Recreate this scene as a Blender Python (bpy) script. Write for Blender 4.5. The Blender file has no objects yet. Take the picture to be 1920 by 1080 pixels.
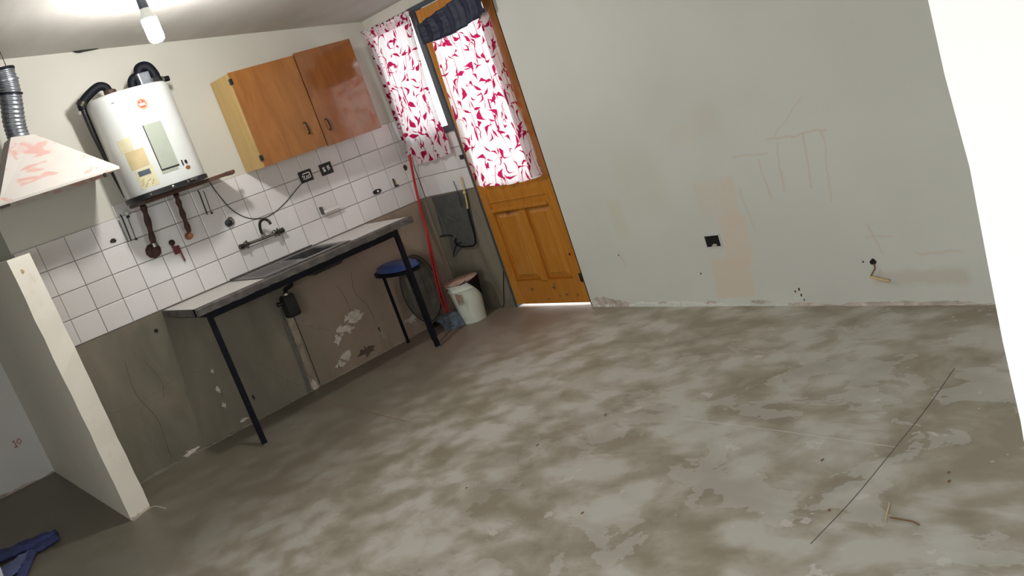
import bpy, bmesh, math, random
from mathutils import Vector, Matrix, noise as mnoise
PI = math.pi
S = bpy.context.scene
COL = S.collection
rnd = random.Random(7)

# ------------------------------------------------------------------ camera
F, YAW, PIT, ROL = 1639.1, 0.644912, -0.223150, -0.334845
cy_, sy_, cp_, sp_ = math.cos(YAW), math.sin(YAW), math.cos(PIT), math.sin(PIT)
fw = Vector((sy_*cp_, cy_*cp_, sp_)); rt = Vector((cy_, -sy_, 0)); up = rt.cross(fw)
r2 = rt*math.cos(ROL)+up*math.sin(ROL); u2 = -rt*math.sin(ROL)+up*math.cos(ROL)
cam = bpy.data.cameras.new('camera'); camo = bpy.data.objects.new('camera', cam); COL.objects.link(camo)
m = Matrix((r2, u2, -fw)).transposed().to_4x4(); m.translation = (0, 0, 1.5)
camo.matrix_world = m
cam.sensor_width = 36; cam.lens = F/1920*36; cam.clip_start = 0.05
S.camera = camo

# ------------------------------------------------------------------ world, lights, exposure
S.view_settings.view_transform = 'Standard'; S.view_settings.look = 'None'
S.view_settings.exposure = 0.0; S.view_settings.gamma = 1; S.view_settings.use_curve_mapping = False
W = bpy.data.worlds.new('overcast sky'); S.world = W; W.use_nodes = True
bg = W.node_tree.nodes['Background']; bg.inputs[0].default_value = (0.93, 0.96, 1, 1); bg.inputs[1].default_value = 3.6

def area(name, loc, direction, sx, sy, power, col, spread=180):
    l = bpy.data.lights.new(name, 'AREA'); l.shape = 'RECTANGLE'; l.size = sx; l.size_y = sy
    l.energy = power; l.color = col; l.spread = math.radians(spread)
    o = bpy.data.objects.new(name, l); COL.objects.link(o); o.location = loc
    o.rotation_euler = Vector(direction).to_track_quat('-Z', 'Y').to_euler()
    return o
area('daylight_fill_side', (-2.40, 0.6, 1.30), (1, 0.03, -0.12), 2.2, 1.7, 72, (1, 1, 0.985), 145)  # added fill lamp for the long wall; the left wall has no window
area('daylight_fill_front', (-0.9, -1.40, 1.35), (0.30, 1, -0.80), 1.9, 1.7, 42, (1, 0.99, 0.97), 105)  # added fill lamp behind the camera, tilted down to brighten the near floor
BULB = 460

# ------------------------------------------------------------------ node helpers
class NT:
    def __init__(s, name):
        s.m = bpy.data.materials.new(name); s.m.use_nodes = True; s.t = s.m.node_tree
        s.b = s.t.nodes['Principled BSDF']; s.out = s.t.nodes['Material Output']
    def n(s, typ, **k):
        nd = s.t.nodes.new(typ)
        for a, v in k.items(): setattr(nd, a, v)
        return nd
    def l(s, a, b): s.t.links.new(a, b)
    def val(s, sock, v):
        if isinstance(v, (int, float)): sock.default_value = v
        elif isinstance(v, tuple): sock.default_value = v if len(v) == 4 or sock.type == 'VECTOR' else (*v, 1)
        else: s.l(v, sock)
    def math(s, op, a, b=None, c=None, clamp=False):
        nd = s.n('ShaderNodeMath', operation=op); nd.use_clamp = clamp
        s.val(nd.inputs[0], a)
        if b is not None: s.val(nd.inputs[1], b)
        if c is not None: s.val(nd.inputs[2], c)
        return nd.outputs[0]
    def mix(s, f, a, b, blend='MIX'):
        nd = s.n('ShaderNodeMix', data_type='RGBA', blend_type=blend)
        s.val(nd.inputs[0], f); s.val(nd.inputs[6], a); s.val(nd.inputs[7], b); return nd.outputs[2]
    def pos(s, scale=(1, 1, 1), rot=(0, 0, 0), coord='Position'):
        if coord == 'Position': o = s.n('ShaderNodeNewGeometry').outputs['Position']
        else: o = s.n('ShaderNodeTexCoord').outputs[coord]
        mp = s.n('ShaderNodeMapping'); s.l(o, mp.inputs[0]); mp.inputs['Scale'].default_value = scale
        mp.inputs['Rotation'].default_value = rot
        return mp.outputs[0]
    def noise(s, vec, scale, detail=4, rough=.55, dist=0, col=False):
        nd = s.n('ShaderNodeTexNoise'); s.l(vec, nd.inputs['Vector'])
        nd.inputs['Scale'].default_value = scale; nd.inputs['Detail'].default_value = detail
        nd.inputs['Roughness'].default_value = rough; nd.inputs['Distortion'].default_value = dist
        return nd.outputs[1 if col else 0]
    def ramp(s, f, stops, interp='LINEAR'):
        nd = s.n('ShaderNodeValToRGB'); s.l(f, nd.inputs[0]); cr = nd.color_ramp; cr.interpolation = interp
        while len(cr.elements) < len(stops): cr.elements.new(0.5)
        for e, (p, c) in zip(cr.elements, stops):
            e.position = p; e.color = (c, c, c, 1) if isinstance(c, (int, float)) else (*c, 1)
        return nd.outputs[0]
    def step(s, f, lo, hi):
        nd = s.n('ShaderNodeMapRange'); s.l(f, nd.inputs[0]); nd.inputs[1].default_value = lo; nd.inputs[2].default_value = hi
        nd.interpolation_type = 'SMOOTHSTEP'; return nd.outputs[0]
    def bump(s, h, strength=.3, dist=.01):
        nd = s.n('ShaderNodeBump'); s.l(h, nd.inputs['Height']); nd.inputs['Strength'].default_value = strength
        nd.inputs['Distance'].default_value = dist; s.l(nd.outputs[0], s.b.inputs['Normal'])
    def fin(s, col=None, rough=None, metal=0, spec=None, coat=0):
        if col is not None: s.val(s.b.inputs['Base Color'], col)
        if rough is not None: s.val(s.b.inputs['Roughness'], rough)
        s.b.inputs['Metallic'].default_value = metal
        if spec is not None: s.b.inputs['Specular IOR Level'].default_value = spec
        s.b.inputs['Coat Weight'].default_value = coat; s.b.inputs['Coat Roughness'].default_value = .08
        return s.m

def plain(name, col, rough=.5, metal=0, var=.12, scale=14, bump=.15, spec=None, coat=0):
    t = NT(name); v = t.pos(); n = t.noise(v, scale, 4)
    dark = tuple(c*(1-var) for c in col); lite = tuple(min(1, c*(1+var)) for c in col)
    c = t.ramp(n, [(.3, dark), (.7, lite)])
    if bump: t.bump(t.noise(v, scale*6, 3), bump, .003)
    return t.fin(c, rough, metal, spec, coat)

M = {}
# --- painted walls, with scuffs and patched repairs (the marks are in the wall's own coordinates)
def wall_mat(name, base, marks=(), stain=.5):
    t = NT(name); v = t.pos()
    big = t.noise(v, 1.1, 3, .5); mid = t.noise(v, 5, 5, .6); fine = t.noise(v, 60, 3)
    c = t.mix(t.step(big, .35, .7), tuple(x*.95 for x in base), tuple(min(1, x*1.03) for x in base))
    c = t.mix(t.math('MULTIPLY', t.step(mid, .60, .74), .35*stain), c, (.62, .54, .40))
    sep = t.n('ShaderNodeSeparateXYZ'); t.l(v, sep.inputs[0])
    wob = t.noise(v, 9, 4, .6); wob2 = t.noise(v, 14, 3, .6)
    w1 = t.math('MULTIPLY', t.math('SUBTRACT', wob, .5), .045); w2 = t.math('MULTIPLY', t.math('SUBTRACT', wob2, .5), .045)
    Y = t.math('ADD', sep.outputs[1], w1); Z = t.math('ADD', sep.outputs[2], w2)
    for (yc, zc, hy, hz, soft, col, k, skew) in marks:
        # a mark is a soft-edged, wobbly quad: skew slants it with height
        dz = t.math('SUBTRACT', Z, zc)
        yy = t.math('SUBTRACT', t.math('SUBTRACT', Y, yc), t.math('MULTIPLY', dz, skew))
        a = t.math('SUBTRACT', 1, t.math('DIVIDE', t.math('SUBTRACT', t.math('ABSOLUTE', yy), hy), soft), clamp=True)
        b = t.math('SUBTRACT', 1, t.math('DIVIDE', t.math('SUBTRACT', t.math('ABSOLUTE', dz), hz), soft), clamp=True)
        c = t.mix(t.math('MULTIPLY', t.math('MULTIPLY', a, b), k), c, col)
    t.bump(t.math('ADD', t.math('MULTIPLY', mid, .6), t.math('MULTIPLY', fine, .25)), .25, .006)
    return t.fin(c, .62, spec=.35)
peach = (.68, .59, .48); rust = (.60, .46, .33)
marksR = [(2.86, .16, .115, .10, .02, peach, .75, -.1), (2.77, .36, .075, .13, .02, peach, .7, -.15), (2.735, .57, .035, .12, .02, peach, .6, -.1),
          (2.86, .60, .075, .08, .03, peach, .4, .1), (2.28, .845, .16, .0035, .005, rust, .35, 0), (2.55, .79, .10, .003, .006, rust, .28, 0),
          (2.40, .70, .003, .12, .006, rust, .35, -.15), (2.25, .72, .003, .13, .006, rust, .4, -.1), (2.16, .68, .003, .16, .006, rust, .3, -.1),
          (2.50, .66, .003, .10, .006, rust, .35, .1), (2.65, .52, .003, .12, .006, rust, .3, .1), (2.30, .93, .003, .08, .006, rust, .3, -1.2),
          (1.86, .13, .20, .02, .03, (.55, .50, .42), .6, 0), (2.92, .95, .06, .03, .04, peach, .25, 0), (3.3, .75, .10, .12, .12, (.55, .57, .40), .22, 0),
          (3.55, .55, .03, .10, .04, (.6, .58, .36), .25, 0), (2.0, .33, .06, .002, .005, rust, .3, .5), (3.62, .30, .004, .05, .006, rust, .4, .2),
          (2.75, 1.0, .05, .05, .06, (.6, .5, .4), .2, 0), (2.02, .32, .003, .07, .006, rust, .3, .3), (1.75, .24, .10, .003, .006, rust, .3, 0)]
M['wall_big'] = wall_mat('painted plaster with repair patches', (.655, .665, .615), marksR, .35)
M['wall'] = wall_mat('cream painted plaster', (.60, .585, .52), (), .5)
M['wall_pale'] = wall_mat('recess paint raised for side light', (.76, .76, .74), (), .3)  # recess wall tone raised to stand in for side light falling on it
M['pillar'] = wall_mat('bright cream paint', (.86, .82, .72), (), 1.0)
M['white_jamb'] = wall_mat('fresh white paint', (.93, .93, .92), (), 0.0)
M['wall_dull'] = wall_mat('dark grey beige for low bounce', (.24, .23, .20), (), .5)  # unseen walls, darkened to cut the light bouncing round the room
def ceil_mat():
    t = NT('trowelled ceiling paint'); v = t.pos((1, .25, 1)); n = t.noise(v, 3, 4, .55)
    c = t.mix(t.step(n, .3, .7), (.44, .42, .385), (.54, .525, .49)); t.bump(n, .3, .02)
    return t.fin(c, .7)
M['ceiling'] = ceil_mat()
def dado_mat():
    t = NT('bare cement render'); v = t.pos(); vs = t.pos((1, 1, .35))
    n1 = t.noise(vs, 2.6, 5, .55, .6); n2 = t.noise(v, 7, 5, .6); 
    c = t.ramp(n1, [(.25, (.105, .095, .070)), (.5, (.180, .162, .122)), (.75, (.25, .225, .175))])
    sep = t.n('ShaderNodeSeparateXYZ'); t.l(v, sep.inputs[0])
    gx = t.math('MULTIPLY', t.step(t.math('ADD', sep.outputs[0], t.math('MULTIPLY', n2, .35)), 2.25, 2.75), t.math('LESS_THAN', sep.outputs[0], 3.58))
    c = t.mix(t.math('MULTIPLY', gx, .70), c, (.37, .275, .21))  # warmer right part, with pinkish reflected light put into the colour
    streak = t.step(t.noise(t.pos((1, 1, .16)), 4.2, 3, .5, .3), .56, .68)
    c = t.mix(t.math('MULTIPLY', streak, .45), c, (.075, .066, .048))
    warm = t.step(t.noise(v, 3.1, 3), .52, .72)
    c = t.mix(t.math('MULTIPLY', warm, .35), c, (.25, .19, .13))
    vv = t.n('ShaderNodeTexVoronoi', feature='DISTANCE_TO_EDGE'); vv.inputs['Scale'].default_value = 1.7
    dist = t.mix(.12, v, t.noise(v, 4, 4, col=True)); t.l(dist, vv.inputs['Vector'])
    crack = t.math('SUBTRACT', 1, t.step(vv.outputs[0], .0, .006))
    c = t.mix(t.math('MULTIPLY', crack, .2), c, (.05, .04, .03))
    t.bump(n2, .3, .01)
    return t.fin(c, t.ramp(n2, [(.3, .5), (.8, .75)]))
M['dado'] = dado_mat()
def floor_mat():
    t = NT('worn cement floor'); v = t.pos(); v2 = t.pos((1.15, .8, 1), (0, 0, .5))
    warp = t.noise(v, 2.2, 2, .5, col=True)
    dv = t.mix(.20, v2, warp)
    n1 = t.noise(dv, 4.6, 5, .58, .15); n2 = t.noise(dv, 17, 3, .5, .1); n3 = t.noise(v, 1.0, 2)
    vo = t.n('ShaderNodeTexVoronoi', feature='SMOOTH_F1'); vo.inputs['Scale'].default_value = 6.5; vo.inputs['Smoothness'].default_value = .25
    t.l(t.mix(.09, v, t.noise(v, 7, 3, col=True)), vo.inputs['Vector'])
    comb = t.math('ADD', t.math('ADD', t.math('MULTIPLY', n1, .70), t.math('MULTIPLY', n2, .18)), t.math('MULTIPLY', t.math('SUBTRACT', .62, vo.outputs['Distance']), .26))
    c = t.ramp(comb, [(.36, (.30, .265, .195)), (.45, (.375, .34, .265)), (.52, (.465, .435, .365)), (.58, (.54, .52, .46))])
    # pale scraped paint with crisp edges, stronger towards the open side of the room
    sep = t.n('ShaderNodeSeparateXYZ'); t.l(v, sep.inputs[0])
    near = t.step(t.math('ADD', sep.outputs[1], t.math('MULTIPLY', n3, 1.0)), 4.0, 2.6)
    n4 = t.noise(dv, 5.2, 5, .6, .2)
    pal = t.math('MULTIPLY', t.step(n4, .545, .56), near)
    c = t.mix(t.math('MULTIPLY', pal, .45), c, (.58, .565, .52))
    n5 = t.noise(t.pos((1, 1, 1), (0, 0, 1.3)), 6.5, 5, .6, .2)
    chips = t.math('MULTIPLY', t.step(n5, .655, .662), near)
    c = t.mix(t.math('MULTIPLY', chips, .6), c, (.68, .64, .60))
    # kitchen corner: darker screed, part of the darkness is shade put into the colour
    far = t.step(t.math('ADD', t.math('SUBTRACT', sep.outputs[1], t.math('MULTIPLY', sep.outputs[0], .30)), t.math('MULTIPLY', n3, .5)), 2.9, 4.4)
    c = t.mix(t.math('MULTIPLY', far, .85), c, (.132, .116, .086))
    pink = t.math('MULTIPLY', t.step(sep.outputs[0], 2.3, 3.2), t.step(sep.outputs[1], 3.5, 4.3))
    c = t.mix(t.math('MULTIPLY', pink, .40), c, (.27, .175, .140))  # reddish stain by the door, with the curtain's red light painted in
    sp = t.step(t.noise(v, 30, 2), .78, .80)
    c = t.mix(t.math('MULTIPLY', sp, .5), c, (.10, .06, .03))
    t.bump(t.math('ADD', n2, t.math('MULTIPLY', pal, .2)), .15, .006)
    return t.fin(c, t.ramp(comb, [(.4, .42), (.6, .55)]), spec=.35)
M['floor'] = floor_mat()
def tile_mat():
    t = NT('glazed white tile'); oi = t.n('ShaderNodeObjectInfo')
    c = t.ramp(oi.outputs['Random'], [(0, (.64, .61, .60)), (1, (.72, .70, .69))])
    v = t.pos(); n = t.noise(v, 8, 3); c = t.mix(t.math('MULTIPLY', t.step(n, .45, .75), .15), c, (.60, .55, .50))
    t.bump(t.noise(v, 12, 2), .06, .004)
    return t.fin(c, .16)
M['tile'] = tile_mat()
M['grout'] = plain('dark grout', (.16, .13, .11), .9)
def wood(name, a, b, rough, scale=(9, 9, .8), coat=0, knots=True):
    t = NT(name); v = t.pos(scale); n = t.noise(v, 2.2, 5, .6, 1.6); f = t.noise(t.pos(tuple(s*5 for s in scale)), 2, 3)
    c = t.ramp(n, [(.3, a), (.7, b)]); c = t.mix(t.math('MULTIPLY', f, .25), c, tuple(x*.6 for x in a))
    if knots:
        k = t.noise(t.pos((1, 6, 6)), 1.6, 1); c = t.mix(t.math('MULTIPLY', t.step(k, .72, .76), .6), c, tuple(x*.25 for x in a))
    t.bump(f, .08, .002); return t.fin(c, rough, coat=coat)
M['pine'] = wood('orange varnished pine', (.42, .155, .014), (.56, .235, .030), .33, coat=.3)
M['pine_v'] = wood('orange varnished pine boards', (.46, .170, .017), (.60, .255, .036), .30, coat=.5)
M['cab_door'] = wood('brown varnished veneer', (.24, .085, .018), (.36, .145, .035), .20, (5, 5, .9), coat=.5, knots=False)
M['cab_gloss'] = wood('brown glossy veneer', (.21, .068, .016), (.30, .105, .028), .13, (5, 5, .9), coat=1.0, knots=False)
M['cab_side'] = wood('pale raw wood panel', (.48, .31, .10), (.58, .39, .15), .5, (6, 6, .7), knots=False)
M['white_enamel'] = plain('white enamel', (.56, .58, .56), .28, var=.02, bump=0, coat=.3)
M['black'] = plain('black plastic', (.006, .006, .007), .45, bump=.05)
M['black_steel'] = plain('black painted steel', (.004, .005, .010), .6, var=.3, bump=.2, spec=.2)
M['frame_grey'] = plain('grey blue painted steel', (.055, .070, .085), .35, var=.15)
M['rust'] = plain('rusty brown pipe', (.055, .019, .013), .6, var=.45, scale=25, bump=.5)
M['rust_red'] = plain('dark red paint', (.12, .02, .02), .5)
M['rim_wood'] = plain('stained board', (.075, .032, .018), .55, var=.3)
M['chrome'] = plain('worn chrome', (.35, .34, .31), .25, 1, var=.35, scale=40)
M['dark_metal'] = plain('tarnished metal', (.06, .055, .045), .35, .8, var=.4)
M['silver'] = plain('galvanised duct', (.30, .32, .36), .33, .85, var=.2, scale=20)
M['steel'] = plain('stained stainless steel', (.15, .135, .13), .32, .75, var=.3, scale=9)
M['steel_dark'] = plain('dull steel bowl', (.10, .10, .105), .35, .7, var=.3)
M['counter'] = plain('speckled white worktop', (.60, .58, .55), .4, var=.06, scale=60)
M['counter_edge'] = plain('worn grey edging', (.085, .075, .067), .6, var=.5, scale=16, bump=.6)
M['grey_label'] = plain('grey green label', (.33, .36, .30), .35, var=.04, bump=0)
M['beige_label'] = plain('yellowed label', (.56, .52, .34), .5, var=.10)
M['tan_label'] = plain('tan energy label', (.50, .40, .22), .5, var=.10)
M['dark_label'] = plain('dark blue print', (.06, .08, .11), .5)
M['red_sticker'] = plain('red sticker', (.80, .07, .03), .4, var=.08)
M['orange_sticker'] = plain('orange sticker edge', (.85, .28, .14), .4)
M['white_print'] = plain('white print', (.85, .82, .80), .5, var=.02)
M['red_pencil'] = plain('red pencil', (.45, .16, .13), .7)
M['grey_print'] = plain('grey print', (.30, .30, .30), .5, var=.02)
M['bucket'] = plain('white bucket plastic', (.66, .70, .62), .4, var=.05)
M['lid'] = plain('dirty pinkish lid', (.40, .27, .20), .6, var=.35)
M['blue_seat'] = plain('blue vinyl', (.045, .09, .30), .35, var=.2)
M['blue_cloth'] = plain('dark blue cloth', (.045, .055, .17), .85, var=.3, bump=.5)
M['blue_cloth_in'] = plain('faded blue lining', (.10, .12, .24), .85, var=.2, bump=.4)
M['white_cloth'] = plain('white paper', (.80, .85, .92), .8)
M['rag'] = plain('blue grey rag', (.12, .145, .18), .9, var=.4, bump=.5)
M['navy'] = plain('navy satin cloth', (.012, .017, .042), .6, var=.3, bump=.1)
M['grey_cloth'] = plain('dark grey cloth', (.075, .077, .070), .85, var=.18, bump=.4)
M['grey_plastic'] = plain('grey plastic', (.135, .125, .105), .5, var=.2)
M['red_hose'] = plain('red rubber hose', (.50, .022, .025), .4, var=.1)
M['yellow_wire'] = plain('yellowed cable', (.62, .47, .24), .5)
M['plaster_chip'] = plain('crumbled plaster', (.52, .46, .40), .85, var=.3, scale=18, bump=.8)
M['white_chip'] = plain('white paint splash', (.60, .53, .47), .8, var=.2, scale=30)
M['stain'] = plain('dark damp stain', (.105, .078, .055), .8, var=.2)
M['twig'] = plain('dry twig', (.20, .10, .04), .8)
M['grey_pipe'] = plain('grey plastic pipe', (.12, .12, .115), .5)
M['strip_patch'] = plain('patched channel mortar', (.33, .27, .21), .85, var=.3, scale=10, bump=.5)
M['copper'] = plain('copper fitting', (.45, .20, .10), .35, .8)
M['sill'] = plain('white sill', (.88, .88, .87), .7, var=.02)
M['ground'] = plain('pale paving', (.75, .75, .73), .8)
def glass_mat():
    t = NT('window glass'); tr = t.n('ShaderNodeBsdfTransparent'); gl = t.n('ShaderNodeBsdfGlossy'); gl.inputs['Roughness'].default_value = .03
    fr = t.n('ShaderNodeFresnel'); fr.inputs[0].default_value = 1.45; mx = t.n('ShaderNodeMixShader')
    bf = t.n('ShaderNodeNewGeometry').outputs['Backfacing']; t.l(t.math('MULTIPLY', fr.outputs[0], t.math('SUBTRACT', 1, bf)), mx.inputs[0]); t.l(tr.outputs[0], mx.inputs[1]); t.l(gl.outputs[0], mx.inputs[2]); t.l(mx.outputs[0], t.out.inputs[0])
    tr.inputs[0].default_value = (.96, .98, .97, 1)
    return t.m
M['glass'] = glass_mat()
def emit(name, col, s):
    t = NT(name); e = t.n('ShaderNodeEmission'); e.inputs[0].default_value = (*col, 1); e.inputs[1].default_value = s
    t.l(e.outputs[0], t.out.inputs[0]); return t.m
M['bulb'] = emit('lit bulb', (1.0, .985, .95), BULB)
def curtain_mat(seed):
    t = NT('white curtain cloth with crimson strokes'); uv = t.n('ShaderNodeTexCoord').outputs['UV']
    mp = t.n('ShaderNodeMapping'); t.l(uv, mp.inputs[0]); mp.inputs['Location'].default_value = (seed, seed*.7, 0); v = mp.outputs[0]
    warp = t.noise(v, 9, 2, .5, col=True); dv = t.mix(.035, v, warp)
    def strokes(scale, off, wid, length):
        mp2 = t.n('ShaderNodeMapping'); t.l(dv, mp2.inputs[0]); mp2.inputs['Location'].default_value = (off, off*1.7, 0)
        vo = t.n('ShaderNodeTexVoronoi'); vo.voronoi_dimensions = '2D'; vo.inputs['Scale'].default_value = scale; vo.inputs['Randomness'].default_value = .8
        t.l(mp2.outputs[0], vo.inputs['Vector'])
        sub = t.n('ShaderNodeVectorMath', operation='SUBTRACT'); t.l(mp2.outputs[0], sub.inputs[0]); t.l(vo.outputs['Position'], sub.inputs[1])
        rc = t.n('ShaderNodeSeparateColor'); t.l(vo.outputs['Color'], rc.inputs[0])
        ro = t.n('ShaderNodeVectorRotate', rotation_type='Z_AXIS'); t.l(sub.outputs[0], ro.inputs['Vector']); t.l(t.math('MULTIPLY', rc.outputs[0], 6.283), ro.inputs['Angle'])
        sp = t.n('ShaderNodeSeparateXYZ'); t.l(ro.outputs[0], sp.inputs[0])
        X = t.math('MULTIPLY', sp.outputs[0], scale); Y = t.math('MULTIPLY', sp.outputs[1], scale)
        kk = t.math('MULTIPLY', t.math('SUBTRACT', rc.outputs[1], .5), 5.0)
        cur = t.math('SUBTRACT', t.math('ADD', Y, .06), t.math('MULTIPLY', kk, t.math('MULTIPLY', X, X)))
        tap = t.math('MULTIPLY', t.math('SUBTRACT', 1, t.math('DIVIDE', t.math('ABSOLUTE', X), length)), wid)
        tap = t.math('MULTIPLY', tap, t.math('ADD', rc.outputs[2], .55))
        return t.math('LESS_THAN', t.math('ABSOLUTE', cur), tap)
    st = t.math('MAXIMUM', strokes(10.5, 0.0, .135, .44), strokes(12.0, 4.3, .075, .42))
    mv = t.n('ShaderNodeMapping'); t.l(uv, mv.inputs[0]); mv.inputs['Scale'].default_value = (7, 1.3, 1); mv.inputs['Location'].default_value = (seed*2, 0, 0)
    vn = t.noise(mv.outputs[0], 1.5, 2, .5, .3); vine = t.math('LESS_THAN', t.math('ABSOLUTE', t.math('SUBTRACT', vn, .5)), .006)
    st = t.math('MAXIMUM', st, vine); n3 = t.noise(v, 8, 1, .5, .8)
    c = t.mix(st, (.84, .79, .80), (.42, .012, .075))
    c = t.mix(t.math('MULTIPLY', t.math('SUBTRACT', 1, st), t.math('MULTIPLY', t.step(n3, .5, .62), .22)), c, (.85, .50, .56))
    df = t.n('ShaderNodeBsdfDiffuse'); tl = t.n('ShaderNodeBsdfTranslucent'); mx = t.n('ShaderNodeMixShader')
    t.l(c, df.inputs[0]); t.l(c, tl.inputs[0]); mx.inputs[0].default_value = .5
    t.l(df.outputs[0], mx.inputs[1]); t.l(tl.outputs[0], mx.inputs[2]); t.l(mx.outputs[0], t.out.inputs[0])
    return t.m
M['curtain_a'] = curtain_mat(0.0); M['curtain_b'] = curtain_mat(3.3)
def hood_mat():
    t = NT('white hood paint with red primer smears'); v = t.pos((1, 1, 2.0), (.2, .5, 0)); n = t.noise(v, 5.5, 3, .5, .8)
    c = t.mix(t.math('MULTIPLY', t.step(n, .54, .60), .8), (.58, .545, .505), (.60, .31, .27)); c = t.mix(t.math('MULTIPLY', t.step(t.noise(v, 3.5, 4), .5, .8), .5), c, (.56, .43, .39))
    return t.fin(c, .5)
M['hood'] = hood_mat()

# ------------------------------------------------------------------ geometry helpers
def tag(o, label=None, cat=None, group=None, kind=None):
    if label: o['label'] = label
    if cat: o['category'] = cat
    if group: o['group'] = group
    if kind: o['kind'] = kind
    return o
def obj(name, bm, mat, parent=None, smooth=False):
    bmesh.ops.recalc_face_normals(bm, faces=bm.faces)
    me = bpy.data.meshes.new(name); bm.to_mesh(me); bm.free()
    if smooth:
        for p in me.polygons: p.use_smooth = True
        if hasattr(me, 'set_sharp_from_angle'): me.set_sharp_from_angle(angle=math.radians(40))
    for x in (mat if isinstance(mat, (list, tuple)) else [mat]): me.materials.append(x)
    o = bpy.data.objects.new(name, me); COL.objects.link(o)
    if parent: par(o, parent)
    return o
def par(o, parent):
    o.parent = parent
    o.matrix_parent_inverse = (Matrix.Translation(parent.location) @ parent.rotation_euler.to_matrix().to_4x4()).inverted() if parent.type == 'EMPTY' else Matrix()
def thing(name, label, cat, loc=(0, 0, 0), group=None):
    o = bpy.data.objects.new(name, None); COL.objects.link(o); o.location = loc; o.empty_display_size = .1
    return tag(o, label, cat, group)
def box(bm, x0, x1, y0, y1, z0, z1, bev=0, mi=0):
    vs = [bm.verts.new((x, y, z)) for x in (x0, x1) for y in (y0, y1) for z in (z0, z1)]
    fs = [bm.faces.new([vs[i] for i in f]) for f in ((0, 1, 3, 2), (4, 6, 7, 5), (0, 4, 5, 1), (2, 3, 7, 6), (0, 2, 6, 4), (1, 5, 7, 3))]
    for f in fs: f.material_index = mi
    if bev:
        es = list({e for f in fs for e in f.edges}); bmesh.ops.bevel(bm, geom=es, offset=bev, segments=2, affect='EDGES', profile=.7)
    return vs
def B(x0, x1, y0, y1, z0, z1, bev=0):
    bm = bmesh.new(); box(bm, x0, x1, y0, y1, z0, z1, bev); return bm
def ring(bm, c, ax, ay, r, n):
    return [bm.verts.new(c+ax*(math.cos(2*PI*i/n)*r)+ay*(math.sin(2*PI*i/n)*r)) for i in range(n)]
def skin(bm, rs, cap=True):
    n = len(rs[0])
    for a, b in zip(rs, rs[1:]):
        for i in range(n): bm.faces.new((a[i], a[(i+1) % n], b[(i+1) % n], b[i]))
    if cap: bm.faces.new(rs[0][::-1]); bm.faces.new(rs[-1])
def smooth_path(pts, k=6):
    P = [Vector(p) for p in pts]
    if len(P) < 3: return P
    Q = [P[0]*2-P[1]]+P+[P[-1]*2-P[-2]]; out = []
    for i in range(1, len(Q)-2):
        for j in range(k):
            t = j/k; a, b, c, d = Q[i-1:i+3]
            out.append(.5*((2*b)+(c-a)*t+(2*a-5*b+4*c-d)*t*t+(3*b-a-3*c+d)*t**3))
    out.append(P[-1]); return out
def tube(bm, pts, r, n=10, smooth=True, k=6):
    P = smooth_path(pts, k) if smooth else [Vector(p) for p in pts]
    t0 = (P[1]-P[0]).normalized(); a = t0.orthogonal().normalized(); rs = []
    for i, p in enumerate(P):
        t = (P[min(i+1, len(P)-1)]-P[max(i-1, 0)]).normalized(); a = (a-t*a.dot(t)).normalized(); b = t.cross(a)
        rr = r(i/(len(P)-1)) if callable(r) else r
        rs.append(ring(bm, p, a, b, rr, n))
    skin(bm, rs); return bm
def T(pts, r, n=10, smooth=True, k=6): return tube(bmesh.new(), pts, r, n, smooth, k)
def lathe(bm, c, prof, n=28, axis=(0, 0, 1), cap=True):
    ax = Vector(axis).normalized(); a = ax.orthogonal().normalized(); b = ax.cross(a); c = Vector(c)
    skin(bm, [ring(bm, c+ax*h, a, b, max(r, 1e-4), n) for r, h in prof], cap); return bm
def L(c, prof, n=28, axis=(0, 0, 1), cap=True): return lathe(bmesh.new(), c, prof, n, axis, cap)
def plate(pts2, plane, at, th, jit=0, n_sub=0):
    """irregular thin plate on a wall: plane 'y' -> points are (x,z), thickness towards -y; 'x' -> (y,z), towards -x; 'z' -> (x,y), up"""
    bm = bmesh.new()
    def P(p, o):
        if plane == 'y': return (p[0], at-o, p[1])
        if plane == 'x': return (at-o, p[0], p[1])
        return (p[0], p[1], at+o)
    f0 = [bm.verts.new(P(p, 0)) for p in pts2]; f1 = [bm.verts.new(P(p, th)) for p in pts2]
    bm.faces.new(f0[::-1]); bm.faces.new(f1); n = len(f0)
    for i in range(n): bm.faces.new((f0[i], f0[(i+1) % n], f1[(i+1) % n], f1[i]))
    return bm
def blob(cx, cy, rx, ry, seed, n=18, rough=.35):
    r = random.Random(seed)
    return [(cx+rx*math.cos(2*PI*i/n)*(1+rough*(r.random()-.5)*1.6), cy+ry*math.sin(2*PI*i/n)*(1+rough*(r.random()-.5)*1.6)) for i in range(n)]
def copy_obj(o, parent, dx, dy, dz):
    c = o.copy(); COL.objects.link(c); c.parent = parent; c.location = (o.location[0]+dx, o.location[1]+dy, o.location[2]+dz); return c

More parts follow.
